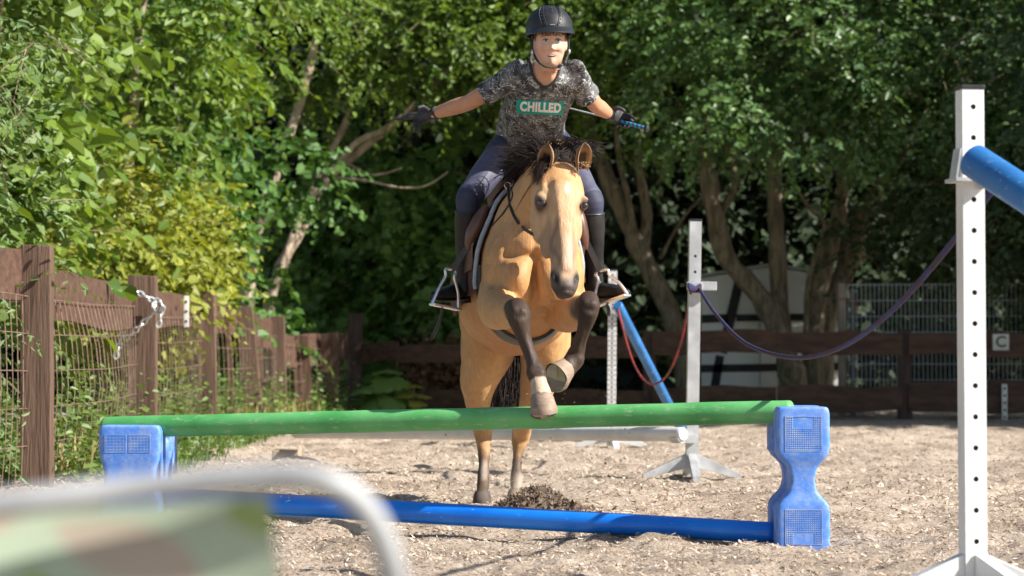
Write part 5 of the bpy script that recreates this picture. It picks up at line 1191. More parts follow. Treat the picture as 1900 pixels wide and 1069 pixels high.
# stirrups: leather, iron, tread
def stirrup(top, apex, l, r, w_tread, out):
    st = MB(); top = Vector(top); apex = Vector(apex); l = Vector(l); r = Vector(r)
    iron = MB(); mid = (l + r) / 2
    pts = [l, l.lerp(apex, .45) + (l - mid) * .12, l.lerp(apex, .8) + (l - mid) * .12, apex + (l - mid) * .38, apex + V(0, 0, .006), apex + (r - mid) * .38, r.lerp(apex, .8) + (r - mid) * .18, r.lerp(apex, .45) + (r - mid) * .22, r]
    iron.tube(pts, [.0085, .0075, .0075, .0075, .008, .0075, .0075, .0075, .0085], 8, 4)
    o = iron.build('stirrup', STEEL, sad)
    td = MB(); dr = (r - l).normalized(); dp = V(-dr.y, dr.x, 0).normalized()
    td.box(mid - V(0, 0, .004), ((r - l).length * 1.02, w_tread, .011), Matrix((dr, dr.cross(V(0, 0, 1)).normalized() * -1, dr.cross(dr.cross(V(0, 0, 1)).normalized() * -1))).transposed()); td.build('tread', STEEL, o, bevel=.003)
    lt = MB(); dl = (apex - top); lt.beam(top, apex - V(0, 0, .008), .028, .005, up=V(0, -1, 0)); lt.build('stirrup_leather', LEATHER_D, sad, smooth=False)
stirrup(P(876, 445, 11.36), P(836, 502, 11.36), P(802, 563, 11.30), P(851, 573, 11.38), .055, -1)
stirrup(P(1083, 437, 11.36), P(1116, 505, 11.36), P(1103, 568, 11.42), P(1164, 546, 11.30), .055, 1)
for a_, b_ in ((P(822, 566, 11.42), P(801, 628, 11.44)), (P(1122, 560, 11.42), P(1130, 585, 11.44))):
    lt = MB(); lt.tube([a_, a_.lerp(b_, .5) + V(.008, 0, 0), b_], [.006, .008, .009], 6, 3); lt.build('leather_end', LEATHER_D, sad)
# neck strap with its ring at the pommel
nk = thing('neck_strap', 'thin black strap looped round the horse neck from a ring at the saddle', 'strap', P(943, 345, 11.30))
mb = MB(); loop = []
def on_view(x, y, off=.008):
    o_ = V(0, 0, HC); d = (P(x, y, 11) - o_).normalized(); h = HBVH.ray_cast(o_ + d * 8, d); return (h[0] - d * off) if h[0] else P(x, y, 11.2)
pts = [on_view(943, 346), on_view(944, 366), on_view(948, 388), on_view(958, 409), on_view(972, 424), on_view(988, 434)]
pts += [pts[-1] + V(.05, .03, -.02)]
c = cat_at([list(p) for p in pts], 4)
for i in range(len(c) - 1): mb.beam(c[i], c[i + 1], .004, .016, up=V(0, -.3, 1))
mb.tube([Vector(q) for q in c], .0062, 6); mb.build('strap', LEATHER_D, nk)
mb = MB(); c = cat_at([list(on_view(x, y)) for x, y in ((949, 348), (951, 362), (945, 378), (930, 400), (907, 425))], 5); mb.tube([Vector(q) for q in c], .0045, 6); mb.build('strap', LEATHER_D, nk)
mb = MB(); mb.torus(on_view(942, 344, .014), .014, .0028, Matrix.Rotation(PI / 2, 3, 'X')); mb.build('ring', STEEL, nk)
# ---------------------------------------------------------------- dirt kicked up by the hind feet
def clods():
    rg = np.random.default_rng(77); mb = MB(); cx = P(985, 938, 12.3)
    n = 1500
    for i in range(n):
        u = rg.normal(); x = cx.x + .03 + .135 * u; hh = .125 * math.exp(-(u * .8) ** 2); z = abs(hh * rg.random() ** .8); y = cx.y + .12 * rg.normal(); r = .002 + .008 * rg.random() ** 2.2
        q = rg.normal(size=(5, 3)) * r; c_ = np.array([x, y, z]); mb.add([c_ + k for k in q], [(0, 1, 2), (0, 2, 3), (0, 3, 1), (1, 3, 4), (2, 1, 4), (3, 2, 4)])
    for i in range(260):
        a = rg.random() * 2 * PI; rr_ = rg.random() ** .6 * .75; x = cx.x + .05 + math.cos(a) * rr_; z = abs(math.sin(a)) * rr_ * .9; y = cx.y + .25 * rg.normal(); r = .0015 + .0035 * rg.random() ** 2
        q = rg.normal(size=(4, 3)) * r; c_ = np.array([x, y, z]); mb.add([c_ + k for k in q], [(0, 1, 2), (0, 2, 3), (0, 3, 1), (1, 3, 2)])
    # core of the spray: a bumpy heap
    n1 = 44
    vs = []; 
    for j in range(n1 + 1):
        for i in range(n1 + 1):
            x = -1 + 2 * i / n1; y = -1 + 2 * j / n1; r = math.hypot(x, y); z = max(0, 1 - r ** 1.5) * .055 * (1 + .35 * rg.normal()) - .012; vs.append((cx.x + .03 + x * .30 + .01 * rg.normal(), cx.y + y * .22, z))
    mb.add(vs, [(j * (n1 + 1) + i, j * (n1 + 1) + i + 1, (j + 1) * (n1 + 1) + i + 1, (j + 1) * (n1 + 1) + i) for j in range(n1) for i in range(n1)])
    return mb
def dust():
    m = bpy.data.materials.new('dust'); m.use_nodes = True; t = m.node_tree; t.nodes.remove(t.nodes['Principled BSDF'])
    pv = nd(t, 'ShaderNodeVolumePrincipled'); pv.inputs['Color'].default_value = (.75, .62, .5, 1); tc = nd(t, 'ShaderNodeTexCoord'); n = nd(t, 'ShaderNodeTexNoise'); n.inputs['Scale'].default_value = 5; n.inputs['Detail'].default_value = 3
    t.links.new(tc.outputs['Object'], n.inputs['Vector']); mr = nd(t, 'ShaderNodeMapRange'); mr.inputs[1].default_value = .42; mr.inputs[2].default_value = .75; mr.inputs[4].default_value = 1.6
    sp = nd(t, 'ShaderNodeVectorMath', operation='SUBTRACT'); c = P(1030, 900, 12.75); sp.inputs[1].default_value = tuple(c); t.links.new(tc.outputs['Object'], sp.inputs[0])
    dv = nd(t, 'ShaderNodeVectorMath', operation='DIVIDE'); dv.inputs[1].default_value = (.42, .45, .26); t.links.new(sp.outputs[0], dv.inputs[0]); ln = nd(t, 'ShaderNodeVectorMath', operation='LENGTH'); t.links.new(dv.outputs[0], ln.inputs[0])
    fr = nd(t, 'ShaderNodeMapRange'); fr.inputs[1].default_value = 1; fr.inputs[2].default_value = .2; fr.inputs[3].default_value = 0; fr.inputs[4].default_value = 1; t.links.new(ln.outputs['Value'], fr.inputs[0])
    ml = nd(t, 'ShaderNodeMath', operation='MULTIPLY'); t.links.new(n.outputs[0], mr.inputs[0]); t.links.new(mr.outputs[0], ml.inputs[0]); t.links.new(fr.outputs[0], ml.inputs[1]); t.links.new(ml.outputs[0], pv.inputs['Density']); t.links.new(pv.outputs[0], t.nodes['Material Output'].inputs['Volume'])
    mb = MB(); mb.ell(c, (.42, .45, .26), n=24, m=16); o = mb.build('dust_cloud', m); tag(o, 'thin haze of dust hanging over the dirt behind the hind hooves', 'dust', kind='stuff')
dust()
tag(clods().build('kicked_dirt', mat('damp_footing', (.085, .06, .044), (.20, .145, .105), scale=60, rough=.95), smooth=False), 'dark clods of footing thrown up by the hind hooves', 'dirt', kind='stuff')
# ================================================================ RIDER
SKIN = attrmat('skin', rough=.48, bump=.0006, bscale=180, var=.05, vscale=30, spec=.4)
person = thing('person', 'young rider in black helmet standing in the stirrups with arms spread wide', 'person', (.08, 11.6, 1.6))
hc = P(1020, 79, 11.05)                       # head centre
yaw = .10; tilt = -.03
HR = Matrix.Rotation(yaw, 3, 'Z') @ Matrix.Rotation(tilt, 3, 'Y') @ Matrix.Rotation(.06, 3, 'X')
RM = HR @ Matrix(((1, 0, 0), (0, -1, 0), (0, 0, 1)))  # local x view right, y towards the viewer, z up
RM = Matrix(((RM[0][0], RM[0][1], RM[0][2]), (RM[1][0], RM[1][1], RM[1][2]), (RM[2][0], RM[2][1], RM[2][2])))
def RP(x, y, z): return hc + RM @ V(x, y, z)
SH_L, EL_L, WR_L = P(945, 148, 11.27), P(868, 191, 11.36), P(801, 212, 11.48)
SH_R, EL_R, WR_R = P(1072, 150, 11.27), P(1104, 194, 11.42), P(1133, 214, 11.56)
HIP_L, KN_L, AN_L = P(957, 262, 11.70), P(869, 368, 11.43), P(862, 520, 11.50)
HIP_R, KN_R, AN_R = P(1020, 262, 11.70), P(1096, 372, 11.43), P(1104, 520, 11.50)
def torso_secs(k=1.0, dz=0.):
    return [(P(985, 262, 11.76), .150 * k, .115 * k), (P(985, 240, 11.68), .155 * k, .118 * k), (P(990, 215, 11.58), .142 * k, .108 * k), (P(998, 188, 11.46), .145 * k, .112 * k), (P(1004, 165, 11.36), .155 * k, .112 * k), (P(1008, 147, 11.28), .150 * k, .092 * k), (P(1010, 133, 11.22), .105 * k, .068 * k)]
def body_mesh():
    mb = MB(); mb.loft(torso_secs(.93), 24, 4)
    # neck and head
    mb.loft([(P(1010, 140, 11.24), .066, .062), (P(1012, 126, 11.18), .052, .054), (P(1015, 112, 11.13), .049, .054), (P(1018, 95, 11.10), .05, .056)], 20, 3)
    prof = [(-.112, .010, .012, .070), (-.108, .024, -.005, .083), (-.096, .043, -.035, .0905), (-.078, .0555, -.06, .0895), (-.060, .0625, -.075, .088), (-.025, .0695, -.085, .087), (0, .071, -.092, .087), (.025, .073, -.096, .089), (.05, .074, -.097, .086), (.075, .068, -.090, .072), (.095, .048, -.066, .048), (.105, .02, -.03, .02)]
    mb.loft([(RP(0, (f + b) / 2, z), w_, (f - b) / 2) for z, w_, b, f in prof], 32, 3, side=RM @ V(1, 0, 0), exp=2.15)
    for s in (-1, 1): mb.ell(RP(s * .073, -.012, -.012), (.010, .020, .030), RM, 14, 10)
    # arms
    for sh, el, wr in ((SH_L, EL_L, WR_L), (SH_R, EL_R, WR_R)):
        m1 = sh.lerp(el, .5); m2 = el.lerp(wr, .35)
        mb.loft([(sh, .050, .052), (m1, .043, .045), (el.lerp(sh, .12), .039, .040), (el, .0375, .038), (m2, .0375, .039), (el.lerp(wr, .75), .029, .031), (wr, .0245, .026), (wr + (wr - el).normalized() * .02, .022, .020)], 18, 4)
    # legs inside the breeches and boots
    for hp, kn, an in ((HIP_L, KN_L, AN_L), (HIP_R, KN_R, AN_R)):
        mb.loft([(hp, .085, .090), (hp.lerp(kn, .5), .070, .072), (kn, .044, .046), (kn.lerp(an, .3), .038, .040), (kn.lerp(an, .7), .032, .034), (an, .030, .032)], 16, 4)
    me = remesh(mb, .0042, 5, .5, 'body')
    ops = [((0, .098, -.024), (.0095, .03, .020), .007, (0, 1, 0)), ((0.0, .098, -.0355), (.0105, .02, .008), .009, (0, 1, .15)), ((-.011, .09, -.038), (.007, .02, .007), .005, (0, 1, 0)), ((.011, .09, -.038), (.007, .02, .007), .005, (0, 1, 0)),
           ((0, .098, -.048), (.012, .02, .004), -.003, (0, 1, 0)), ((0, .10, -.066), (.024, .02, .0065), -.006, (0, 1, 0)), ((0, .10, -.056), (.020, .02, .005), .003, (0, 1, 0)), ((0, .10, -.076), (.018, .02, .0055), .0045, (0, 1, 0)), ((0, .10, -.099), (.020, .02, .012), .004, (0, 1, 0))]
    for s in (-1, 1):
        ops += [((s * .029, .095, .002), (.017, .02, .012), -.0065, (0, 1, 0)), ((s * .030, .092, .022), (.021, .02, .007), .0025, (0, 1, 0)), ((s * .045, .082, -.030), (.02, .02, .018), .0045, None), ((s * .034, .09, -.085), (.010, .02, .014), -.002, (0, 1, 0))]
    sculpt(me, ops, (hc, RM))
    # collar bones and elbow
    sculpt(me, [(tuple(P(996, 143, 11.16)), (.03, .05, .010), .004, None), (tuple(P(1022, 143, 11.16)), (.03, .05, .010), .004, None), (tuple(P(1009, 140, 11.15)), (.014, .04, .014), -.006, (0, -1, 0))])
    co = get_co(me); lc = (co - np.array(hc)) @ np.array(RM); n = vnoise(co * 40, 3)[:, None]
    base = np.array([.60, .36, .26]) * (1 - n) + np.array([.66, .41, .30]) * n
    arm = (lc[:, 2] < -.13)[:, None]; base = base * (1 - arm) + base * np.array([.80, .66, .53]) * arm
    hd = lc[:, 2] > -.125
    def sp(c, r, cl, k):
        nonlocal base; q = np.exp(-(((lc - np.array(c)) / np.array(r)) ** 2).sum(1)) * k * hd; base = base * (1 - q[:, None]) + np.array(cl) * q[:, None]
    for s in (-1, 1): sp((s * .045, .08, -.042), (.020, .04, .020), (.62, .22, .17), .6)
    sp((0, .11, -.038), (.014, .03, .012), (.62, .24, .17), .4)
    sp((0, .098, -.060), (.018, .02, .0035), (.46, .16, .13), .7); sp((0, .098, -.0745), (.015, .02, .0045), (.56, .24, .20), .7)
    color(me, np.clip(base, 0, 1)); return me
bme = body_mesh(); put('body', bme, SKIN, person)
BVB = BVHTree.FromPolygons([Vector(q) for q in get_co(bme)], [tuple(p.vertices) for p in bme.polygons])
# eyes with lids and brows, mouth
EYEW = attrmat('eyeball', rough=.12, var=.02, spec=.6)
for s in (-1, 1):
    c = RP(s * .0285, .0768, .0015); mb = MB(); mb.ell(c, (.0132, .0128, .0132), RM @ Matrix.Rotation(-PI / 2, 3, 'X'), 24, 18); me = mb.mesh('eye')
    lc = (get_co(me) - np.array(c)) @ np.array(RM); gx = lc[:, 0] - .0012; r = np.hypot(gx, lc[:, 2] - .0006); cl = np.tile(np.array([.52, .48, .46]), (len(lc), 1)); f = lc[:, 1] > 0
    cl[f & (r < .0068)] = (.12, .14, .145); cl[f & (r < .0032)] = (.008, .008, .008); color(me, cl); put('eye', me, EYEW, person)
SKINDARK = mat('brow_hair', (.10, .055, .028), (.15, .085, .045), scale=60, rough=.8); LASH = mat('lash', (.035, .02, .014), rough=.7)
def face_pt(x, z, off=.001):
    o_ = RP(x, .3, z); h = BVB.ray_cast(o_, RM @ V(0, -1, 0)); return (h[0] if h[0] is not None else RP(x, .085, z)) + RM @ V(0, off, 0)
for s in (-1, 1):
    mb = MB(); mb.loft([(face_pt(s * lerp(.012, .047, k / 6), .0245 + .004 * math.sin(PI * (k / 6) ** .8) - .003 * (k / 6), .0004), .0022 * (1 - .5 * k / 6), .0016) for k in range(7)], 6, 2); mb.build('eyebrow', SKINDARK, person)
    lid = MB(); lp = []
    for k in range(9):
        a = lerp(.18, PI - .18, k / 8); lp.append(RP(s * .0285 + .0135 * math.cos(a), .0768 + .0108 * max(.25, math.sin(a)), .0025 + .0072 * math.sin(a)))
    lid.tube(lp, .0015, 6, 2); lid.build('eyelash', LASH, person)
LIP = mat('lip', (.42, .13, .10), (.50, .17, .13), scale=40, rough=.4); TEETH = mat('teeth', (.50, .45, .40), rough=.3)
mb = MB(); mb.loft([(face_pt(lerp(-.021, .021, k / 6), -.0655 - .002 * math.sin(PI * k / 6) + .001, -.0008), .0006 + .0058 * math.sin(PI * max(.04, min(.96, k / 6))), .0015) for k in range(7)], 8, 2, side=V(0, 0, 1)); mb.build('mouth', mat('mouth_dark', (.10, .025, .022), rough=.5), person)
mb = MB(); mb.loft([(face_pt(lerp(-.013, .013, k / 6), -.0640, .0005), .0004 + .0015 * math.sin(PI * max(.06, min(.94, k / 6))), .0012) for k in range(7)], 8, 2, side=V(0, 0, 1)); mb.build('teeth', TEETH, person)

# hair under the helmet rim
HAIRM = hairmat('brown_hair', (.07, .038, .02), (.16, .09, .05)); S_ = []
for i in range(260):
    a = rr.uniform(-1.9, 1.9); b = RP(.073 * math.sin(a), .088 * math.cos(a), .055 + g(.004)); e = RP(.0765 * math.sin(a), .091 * math.cos(a), .055 - rr.uniform(.016, .034) - (.02 if abs(a) > 1.1 else 0)); S_.append((b, b.lerp(e, .5) + RM @ V(.003 * math.sin(a), .003 * math.cos(a), 0), e))
hair('hair', S_, .0014, HAIRM, person)
# ---------------------------------------------------------------- helmet
HELM = mat('helmet_black', (.012, .013, .015), (.022, .023, .026), scale=30, rough=.5, bump=.0004, bscale=300, spec=.4)
HELG = mat('helmet_gloss', (.014, .015, .018), rough=.36, spec=.6); GREYT = mat('helmet_trim', (.10, .10, .11), rough=.4)
hz = .057
def helm_pt(a, e, k=1.0):
    """a: azimuth from the viewer side, e: elevation 0..pi/2"""
    rx, ry, rz = .109 * k, .126 * k, .113 * k
    return RP(rx * math.sin(a) * math.cos(e) ** .92, ry * math.cos(a) * math.cos(e) ** .92 - .008, hz + rz * math.sin(e))
hel = MB(); n, m = 40, 14; vs = []
for k in (1.0, .90):
    for j in range(m + 1):
        for i in range(n): 
            e = PI / 2 * (j / m) * .995; a = 2 * PI * i / n
            q = helm_pt(a, e, k)
            if j == 0: q = q + RM @ V(0, 0, -.045 * max(0, -math.cos(a)) ** .6 - .016 * max(0, 1 - abs(math.cos(a)) * 1.6))
            if j == 1: q = q + RM @ V(0, 0, -.022 * max(0, -math.cos(a)) ** .6)
            vs.append(q)
N = (m + 1) * n; fs = []
for l in (0, 1):
    for j in range(m):
        for i in range(n): a = l * N + j * n + i; b = l * N + j * n + (i + 1) % n; fs.append((a, b, b + n, a + n))
fs += [(i, (i + 1) % n, N + (i + 1) % n, N + i) for i in range(n)]; fs.append(tuple(m * n + i for i in range(n)))
hel.add(vs, fs); helmet = hel.build('helmet', HELM, person)
vis = MB(); vs = []; nn = 28
for lay in (0, 1):
    for j in range(4):
        for i in range(nn + 1):
            a = lerp(-1.5, 1.5, i / nn); k = j / 3; q = helm_pt(a, .02, 1.0); out = .034 * math.cos(a * .95) ** .7 if abs(a) < 1.6 else 0
            vs.append(q + RM @ V(math.sin(a) * .006 * k, out * k, -.004 - .014 * k - .006 * lay + .010 * (1 - k) - .006 * (abs(a) / 1.5) ** 2))
N = 4 * (nn + 1); fs = []
for l in (0, 1):
    for j in range(3):
        for i in range(nn): a = l * N + j * (nn + 1) + i; fs.append((a, a + 1, a + nn + 2, a + nn + 1))
for i in range(nn): a = 3 * (nn + 1) + i; fs.append((a, a + 1, N + a + 1, N + a))
vis.add(vs, fs); vis.build('visor', HELG, helmet)
for s in (-1, 1):  # raised bands either side of the centre panel
    mb = MB(); mb.tube([helm_pt(s * lerp(.24, .62, k / 8), lerp(.12, 1.15, k / 8), 1.008) for k in range(9)], .0035, 6, 2); mb.build('trim_band', HELG, helmet)
    mb = MB(); mb.tube([helm_pt(s * lerp(.42, .85, k / 8), lerp(.14, 1.1, k / 8), 1.004) for k in range(9)], .0016, 6, 2); mb.build('stitching', GREYT, helmet)
    for k in range(5):
        mb = MB(); mb.ell(helm_pt(s * lerp(.34, .62, k / 4), lerp(.22, .85, k / 4), 1.004), (.0035, .0035, .0035), n=8, m=6); mb.build('rivet', GREYT, helmet)
mb = MB(); mb.box(helm_pt(0, .14, 1.003), (.022, .004, .004), RM); mb.build('front_plate', mat('plate_silver', (.35, .36, .38), rough=.35, metal=.6), helmet)
for e in (.75, .95): 
    mb = MB(); mb.torus(helm_pt(0.04, e, 1.004), .0045, .0014, RM @ Matrix.Rotation(PI / 2 - e, 3, 'X') , 12, 6); mb.build('vent', GREYT, helmet)
STRAP = mat('webbing_black', (.012, .012, .013), (.025, .025, .026), scale=60, rough=.7)
def band(pts, w_, name, m, parent, th=.0025):
    c = cat_at([list(p) for p in pts], 5); mb = MB(); mb.loft([(Vector(q), w_, th) for q in c], 8, 1, side=V(1, 0, 0)); return mb.build(name, m, parent)
band([RP(-.083, .028, .03), RP(-.083, .020, -.02), RP(-.078, .022, -.05), RP(-.062, .05, -.088), RP(-.035, .082, -.114), RP(-.002, .090, -.121), RP(.022, .088, -.118)], .005, 'chin_strap', STRAP, helmet)
band([RP(.083, .028, .03), RP(.083, .026, -.02), RP(.079, .03, -.055), RP(.063, .055, -.088), RP(.040, .080, -.112), RP(.018, .090, -.119)], .005, 'chin_strap', STRAP, helmet)
band([RP(-.084, -.03, .02), RP(-.082, -.01, -.03), RP(-.079, .018, -.05)], .005, 'side_strap', STRAP, helmet); band([RP(.084, -.03, .02), RP(.083, -.01, -.03), RP(.080, .026, -.05)], .005, 'side_strap', STRAP, helmet)
BUCK = mat('buckle_silver', (.5, .5, .5), rough=.35, metal=.7)
for s in (-1, 1):
    mb = MB(); mb.ell(RP(s * .085, .024, -.045), (.007, .006, .013), RM, 12, 8); mb.build('buckle', BUCK, helmet)
mb = MB(); mb.ell(RP(.034, .086, -.113), (.017, .008, .008), RM @ Matrix.Rotation(-.6, 3, 'Y'), 14, 10); mb.ell(RP(.058, .068, -.100), (.014, .008, .010), RM @ Matrix.Rotation(-1.0, 3, 'Y'), 14, 10); mb.build('chin_buckle', BLACKP, helmet)
# ---------------------------------------------------------------- clothes
def shirtmat():
    m, t, b = nodes('printed_shirt'); tc = nd(t, 'ShaderNodeTexCoord')
    n = nd(t, 'ShaderNodeTexNoise'); n.inputs['Scale'].default_value = 16; n.inputs['Detail'].default_value = 3; t.links.new(tc.outputs['Object'], n.inputs['Vector'])
    mx = nd(t, 'ShaderNodeVectorMath', operation='SCALE'); mx.inputs['Scale'].default_value = .07; t.links.new(n.outputs['Color'], mx.inputs[0])
    ad = nd(t, 'ShaderNodeVectorMath', operation='ADD'); t.links.new(tc.outputs['Object'], ad.inputs[0]); t.links.new(mx.outputs[0], ad.inputs[1])
    vo = nd(t, 'ShaderNodeTexNoise'); vo.inputs['Scale'].default_value = 26; vo.inputs['Detail'].default_value = 2.5; vo.inputs['Distortion'].default_value = 1.6; t.links.new(tc.outputs['Object'], vo.inputs['Vector'])
    sb = nd(t, 'ShaderNodeMath', operation='SUBTRACT'); t.links.new(vo.outputs[0], sb.inputs[0]); sb.inputs[1].default_value = .5
    ab = nd(t, 'ShaderNodeMath', operation='ABSOLUTE'); t.links.new(sb.outputs[0], ab.inputs[0])
    r = nd(t, 'ShaderNodeValToRGB'); r.color_ramp.elements[0].position = .012; r.color_ramp.elements[1].position = .040; r.color_ramp.elements[0].color = (1, 1, 1, 1); r.color_ramp.elements[1].color = (0, 0, 0, 1); t.links.new(ab.outputs[0], r.inputs[0])
    n2 = nd(t, 'ShaderNodeTexNoise'); n2.inputs['Scale'].default_value = 30; n2.inputs['Detail'].default_value = 4; t.links.new(tc.outputs['Object'], n2.inputs['Vector'])
    r2 = nd(t, 'ShaderNodeValToRGB'); r2.color_ramp.elements[0].position = .40; r2.color_ramp.elements[1].position = .52; t.links.new(n2.outputs[0], r2.inputs[0])
    ml = nd(t, 'ShaderNodeMath', operation='MULTIPLY'); t.links.new(r.outputs[0], ml.inputs[0]); t.links.new(r2.outputs[0], ml.inputs[1])
    n3 = nd(t, 'ShaderNodeTexNoise'); n3.inputs['Scale'].default_value = 22; t.links.new(tc.outputs['Object'], n3.inputs['Vector'])
    r3 = nd(t, 'ShaderNodeValToRGB'); r3.color_ramp.elements[0].position = .42; r3.color_ramp.elements[1].position = .56; r3.color_ramp.elements[0].color = (.045, .046, .048, 1); r3.color_ramp.elements[1].color = (.13, .133, .135, 1); t.links.new(n3.outputs[0], r3.inputs[0])
    m2 = nd(t, 'ShaderNodeMix', data_type='RGBA'); t.links.new(ml.outputs[0], m2.inputs[0]); t.links.new(r3.outputs[0], m2.inputs[6]); m2.inputs[7].default_value = (.48, .48, .47, 1)
    t.links.new(m2.outputs[2], b.inputs['Base Color']); b.inputs['Roughness'].default_value = .85; b.inputs['Specular IOR Level'].default_value = .2; return m
SHIRT = shirtmat()
def shirt_mesh():
    mb = MB(); mb.loft([(P(984, 250, 11.66), .172, .150), (P(985, 240, 11.64), .172, .148), (P(989, 215, 11.56), .160, .140), (P(998, 188, 11.45), .158, .132), (P(1004, 165, 11.35), .163, .122), (P(1008, 148, 11.275), .156, .098), (P(1010, 136, 11.225), .118, .074), (P(1011, 129, 11.20), .075, .058)], 30, 5)
    for sh, el, e in ((SH_L, EL_L, .58), (SH_R, EL_R, .52)):
        ax = (el - sh); up = V(0, 0, .006)
        mb.loft([(sh - ax * .35 + V(0, 0, -.01), .075, .08), (sh, .062, .066), (sh + ax * e * .5 - up, .056, .058), (sh + ax * e - up, .058, .060), (sh + ax * (e + .012) - up, .057, .059)], 22, 4)
    me = remesh(mb, .005, 5, .5, 'shirt')
    co = get_co(me); no = get_no(me)
    # folds: diagonal wrinkles from the armpits and hanging ripples near the hem
    q = co[:, 2] * 26 + co[:, 0] * 14 + 3 * vnoise(co * 7, 31); wv = np.sin(q) * .5 + .5
    d = (vnoise(co * np.array([17, 9, 22]), 32) - .5) * .016 + (wv ** 3 - .3) * .007 * sstep(2.08, 1.9, co[:, 2])
    hem = sstep(1.93, 1.84, co[:, 2]); d += hem * np.sin(co[:, 0] * 55 + 4 * vnoise(co * 6, 33)) * .008
    co = co + no * d[:, None]; set_co(me, co); return me
sme = shirt_mesh(); shirt = put('shirt', sme, SHIRT, person)
BVS = BVHTree.FromPolygons([Vector(q) for q in get_co(sme)], [tuple(p.vertices) for p in sme.polygons])
# neck opening: dark ribbed collar and bare skin inside it
COLL = mat('collar_rib', (.030, .028, .028), (.045, .042, .042), scale=80, rough=.9); nb = []
for x, y in ((984, 112), (984, 122), (988, 138), (996, 151), (1008, 159), (1020, 158), (1031, 149), (1037, 136), (1039, 122), (1038, 112)):
    o_ = V(0, 0, HC); d_ = (P(x, y, 11) - o_).normalized(); h = BVS.ray_cast(o_ + d_ * 9, d_); nb.append((h[0] if h[0] is not None and h[0].y < 11.5 else P(x, y, 11.27)) - d_ * .002)
back = [P(1034, 104, 11.30), P(1011, 101, 11.33), P(989, 104, 11.30)]
c = cat_at([list(q) for q in nb + back + nb[:1]], 5); mb = MB(); mb.loft([(Vector(q), .0125, .0055) for q in c], 10, 1, side=V(0, .5, 1), cap=False); mb.build('collar', COLL, shirt)
ctr = sum(nb, V(0, 0, 0)) / len(nb)
rim = [Vector(q) for q in cat_at([list(q) for q in nb], 4)]
vs = []; cl = []
K = 8
for k in range(K + 1):
    for q in rim:
        t_ = k / K; p_ = q.lerp(P(1011, 118, 11.2), t_); bul = math.sin(PI * t_ * .5)
        o_ = V(0, 0, HC); d_ = (p_ - o_).normalized(); h = BVS.ray_cast(o_ + d_ * 9, d_); h2 = BVB.ray_cast(o_ + d_ * 9, d_)
        hs = [z[0].y for z in (h, h2) if z[0] is not None]; pp = o_ + d_ * ((min(hs) - .0025 if hs else p_.y) / d_.y)
        vs.append(pp)
w1 = len(rim); mb = MB(); mb.add(vs, [(k * w1 + i, k * w1 + i + 1, (k + 1) * w1 + i + 1, (k + 1) * w1 + i) for k in range(K) for i in range(w1 - 1)])
me = mb.mesh('neckline'); bm = bmesh.new(); bm.from_mesh(me); bmesh.ops.recalc_face_normals(bm, faces=bm.faces); bm.to_mesh(me); bm.free()
color(me, np.tile(np.array([.58, .33, .22]), (len(me.vertices), 1))); put('neck_skin', me, SKIN, person)
# chest print: teal patch with white lettering lying on the cloth
def on_shirt(u, v, off):
    """u,v in metres on the patch plane centred on the chest"""
    c0 = P(1003, 200, 11.3); r_ = V(.985, -.02, -.05); up_ = V(.04, .20, .975)
    p = c0 + r_ * u + up_ * v; d_ = V(0, 1, .12).normalized(); h = BVS.ray_cast(p - d_ * .5, d_); return (h[0] if h[0] is not None else p) - d_ * off
vs = []; nu, nv = 40, 14
for j in range(nv + 1):
    for i in range(nu + 1):
        v = lerp(-.034, .034, j / nv); vs.append(on_shirt(lerp(-.116 + .18 * max(0, -v) , .112 - .25 * max(0, -v), i / nu), v, .0035))
mb = MB(); mb.add(vs, [(j * (nu + 1) + i, j * (nu + 1) + i + 1, (j + 1) * (nu + 1) + i + 1, (j + 1) * (nu + 1) + i) for j in range(nv) for i in range(nu)])
mb.build('print_patch', mat('teal_print', (.002, .30, .26), (.004, .36, .31), scale=30, rough=.8), shirt)
tm = text_mesh('CHILLED', .062, .0034, .0, 1.08); bm = bmesh.new(); bm.from_mesh(tm); bmesh.ops.triangulate(bm, faces=bm.faces)
for _ in range(3):
    bmesh.ops.subdivide_edges(bm, edges=[e for e in bm.edges if e.calc_length() > .006], cuts=1); bmesh.ops.triangulate(bm, faces=bm.faces)
bm.to_mesh(tm); bm.free(); tc_ = get_co(tm); w_ = tc_[:, 0].max() - tc_[:, 0].min(); k_ = .196 / w_
set_co(tm, np.array([list(on_shirt(q[0] * k_, q[1] * 1.0 + .0, .0060)) for q in tc_])); put('lettering', tm, mat('print_white', (.80, .80, .78), rough=.8), shirt, smooth=False)
# breeches
BREECH = mat('navy_breeches', (.022, .026, .058), (.032, .038, .075), scale=20, rough=.7, bump=.0006, bscale=260)
GRIP = mat('grip_patch', (.060, .062, .105), (.078, .08, .13), scale=30, rough=.6)
def breech_mesh():
    mb = MB(); mb.loft([(P(985, 292, 11.80), .10, .09), (P(985, 272, 11.76), .150, .130), (P(985, 250, 11.70), .158, .128), (P(986, 236, 11.66), .150, .118)], 26, 4)
    for hp, kn, an, s in ((HIP_L, KN_L, AN_L, -1), (HIP_R, KN_R, AN_R, 1)):
        mb.loft([(hp + V(0, .02, 0), .092, .10), (hp.lerp(kn, .2), .092, .098), (hp.lerp(kn, .5), .083, .088), (hp.lerp(kn, .82), .066, .071), (kn, .060, .064), (kn.lerp(an, .12), .057, .060), (kn.lerp(an, .26), .055, .056), (kn.lerp(an, .42), .050, .052)], 22, 4)
    me = remesh(mb, .005, 5, .5, 'breeches'); co = get_co(me); d = (vnoise(co * np.array([16, 16, 9]), 41) - .5) * .008; set_co(me, co + get_no(me) * d[:, None]); return me
brm = breech_mesh(); br = put('breeches', brm, BREECH, person)
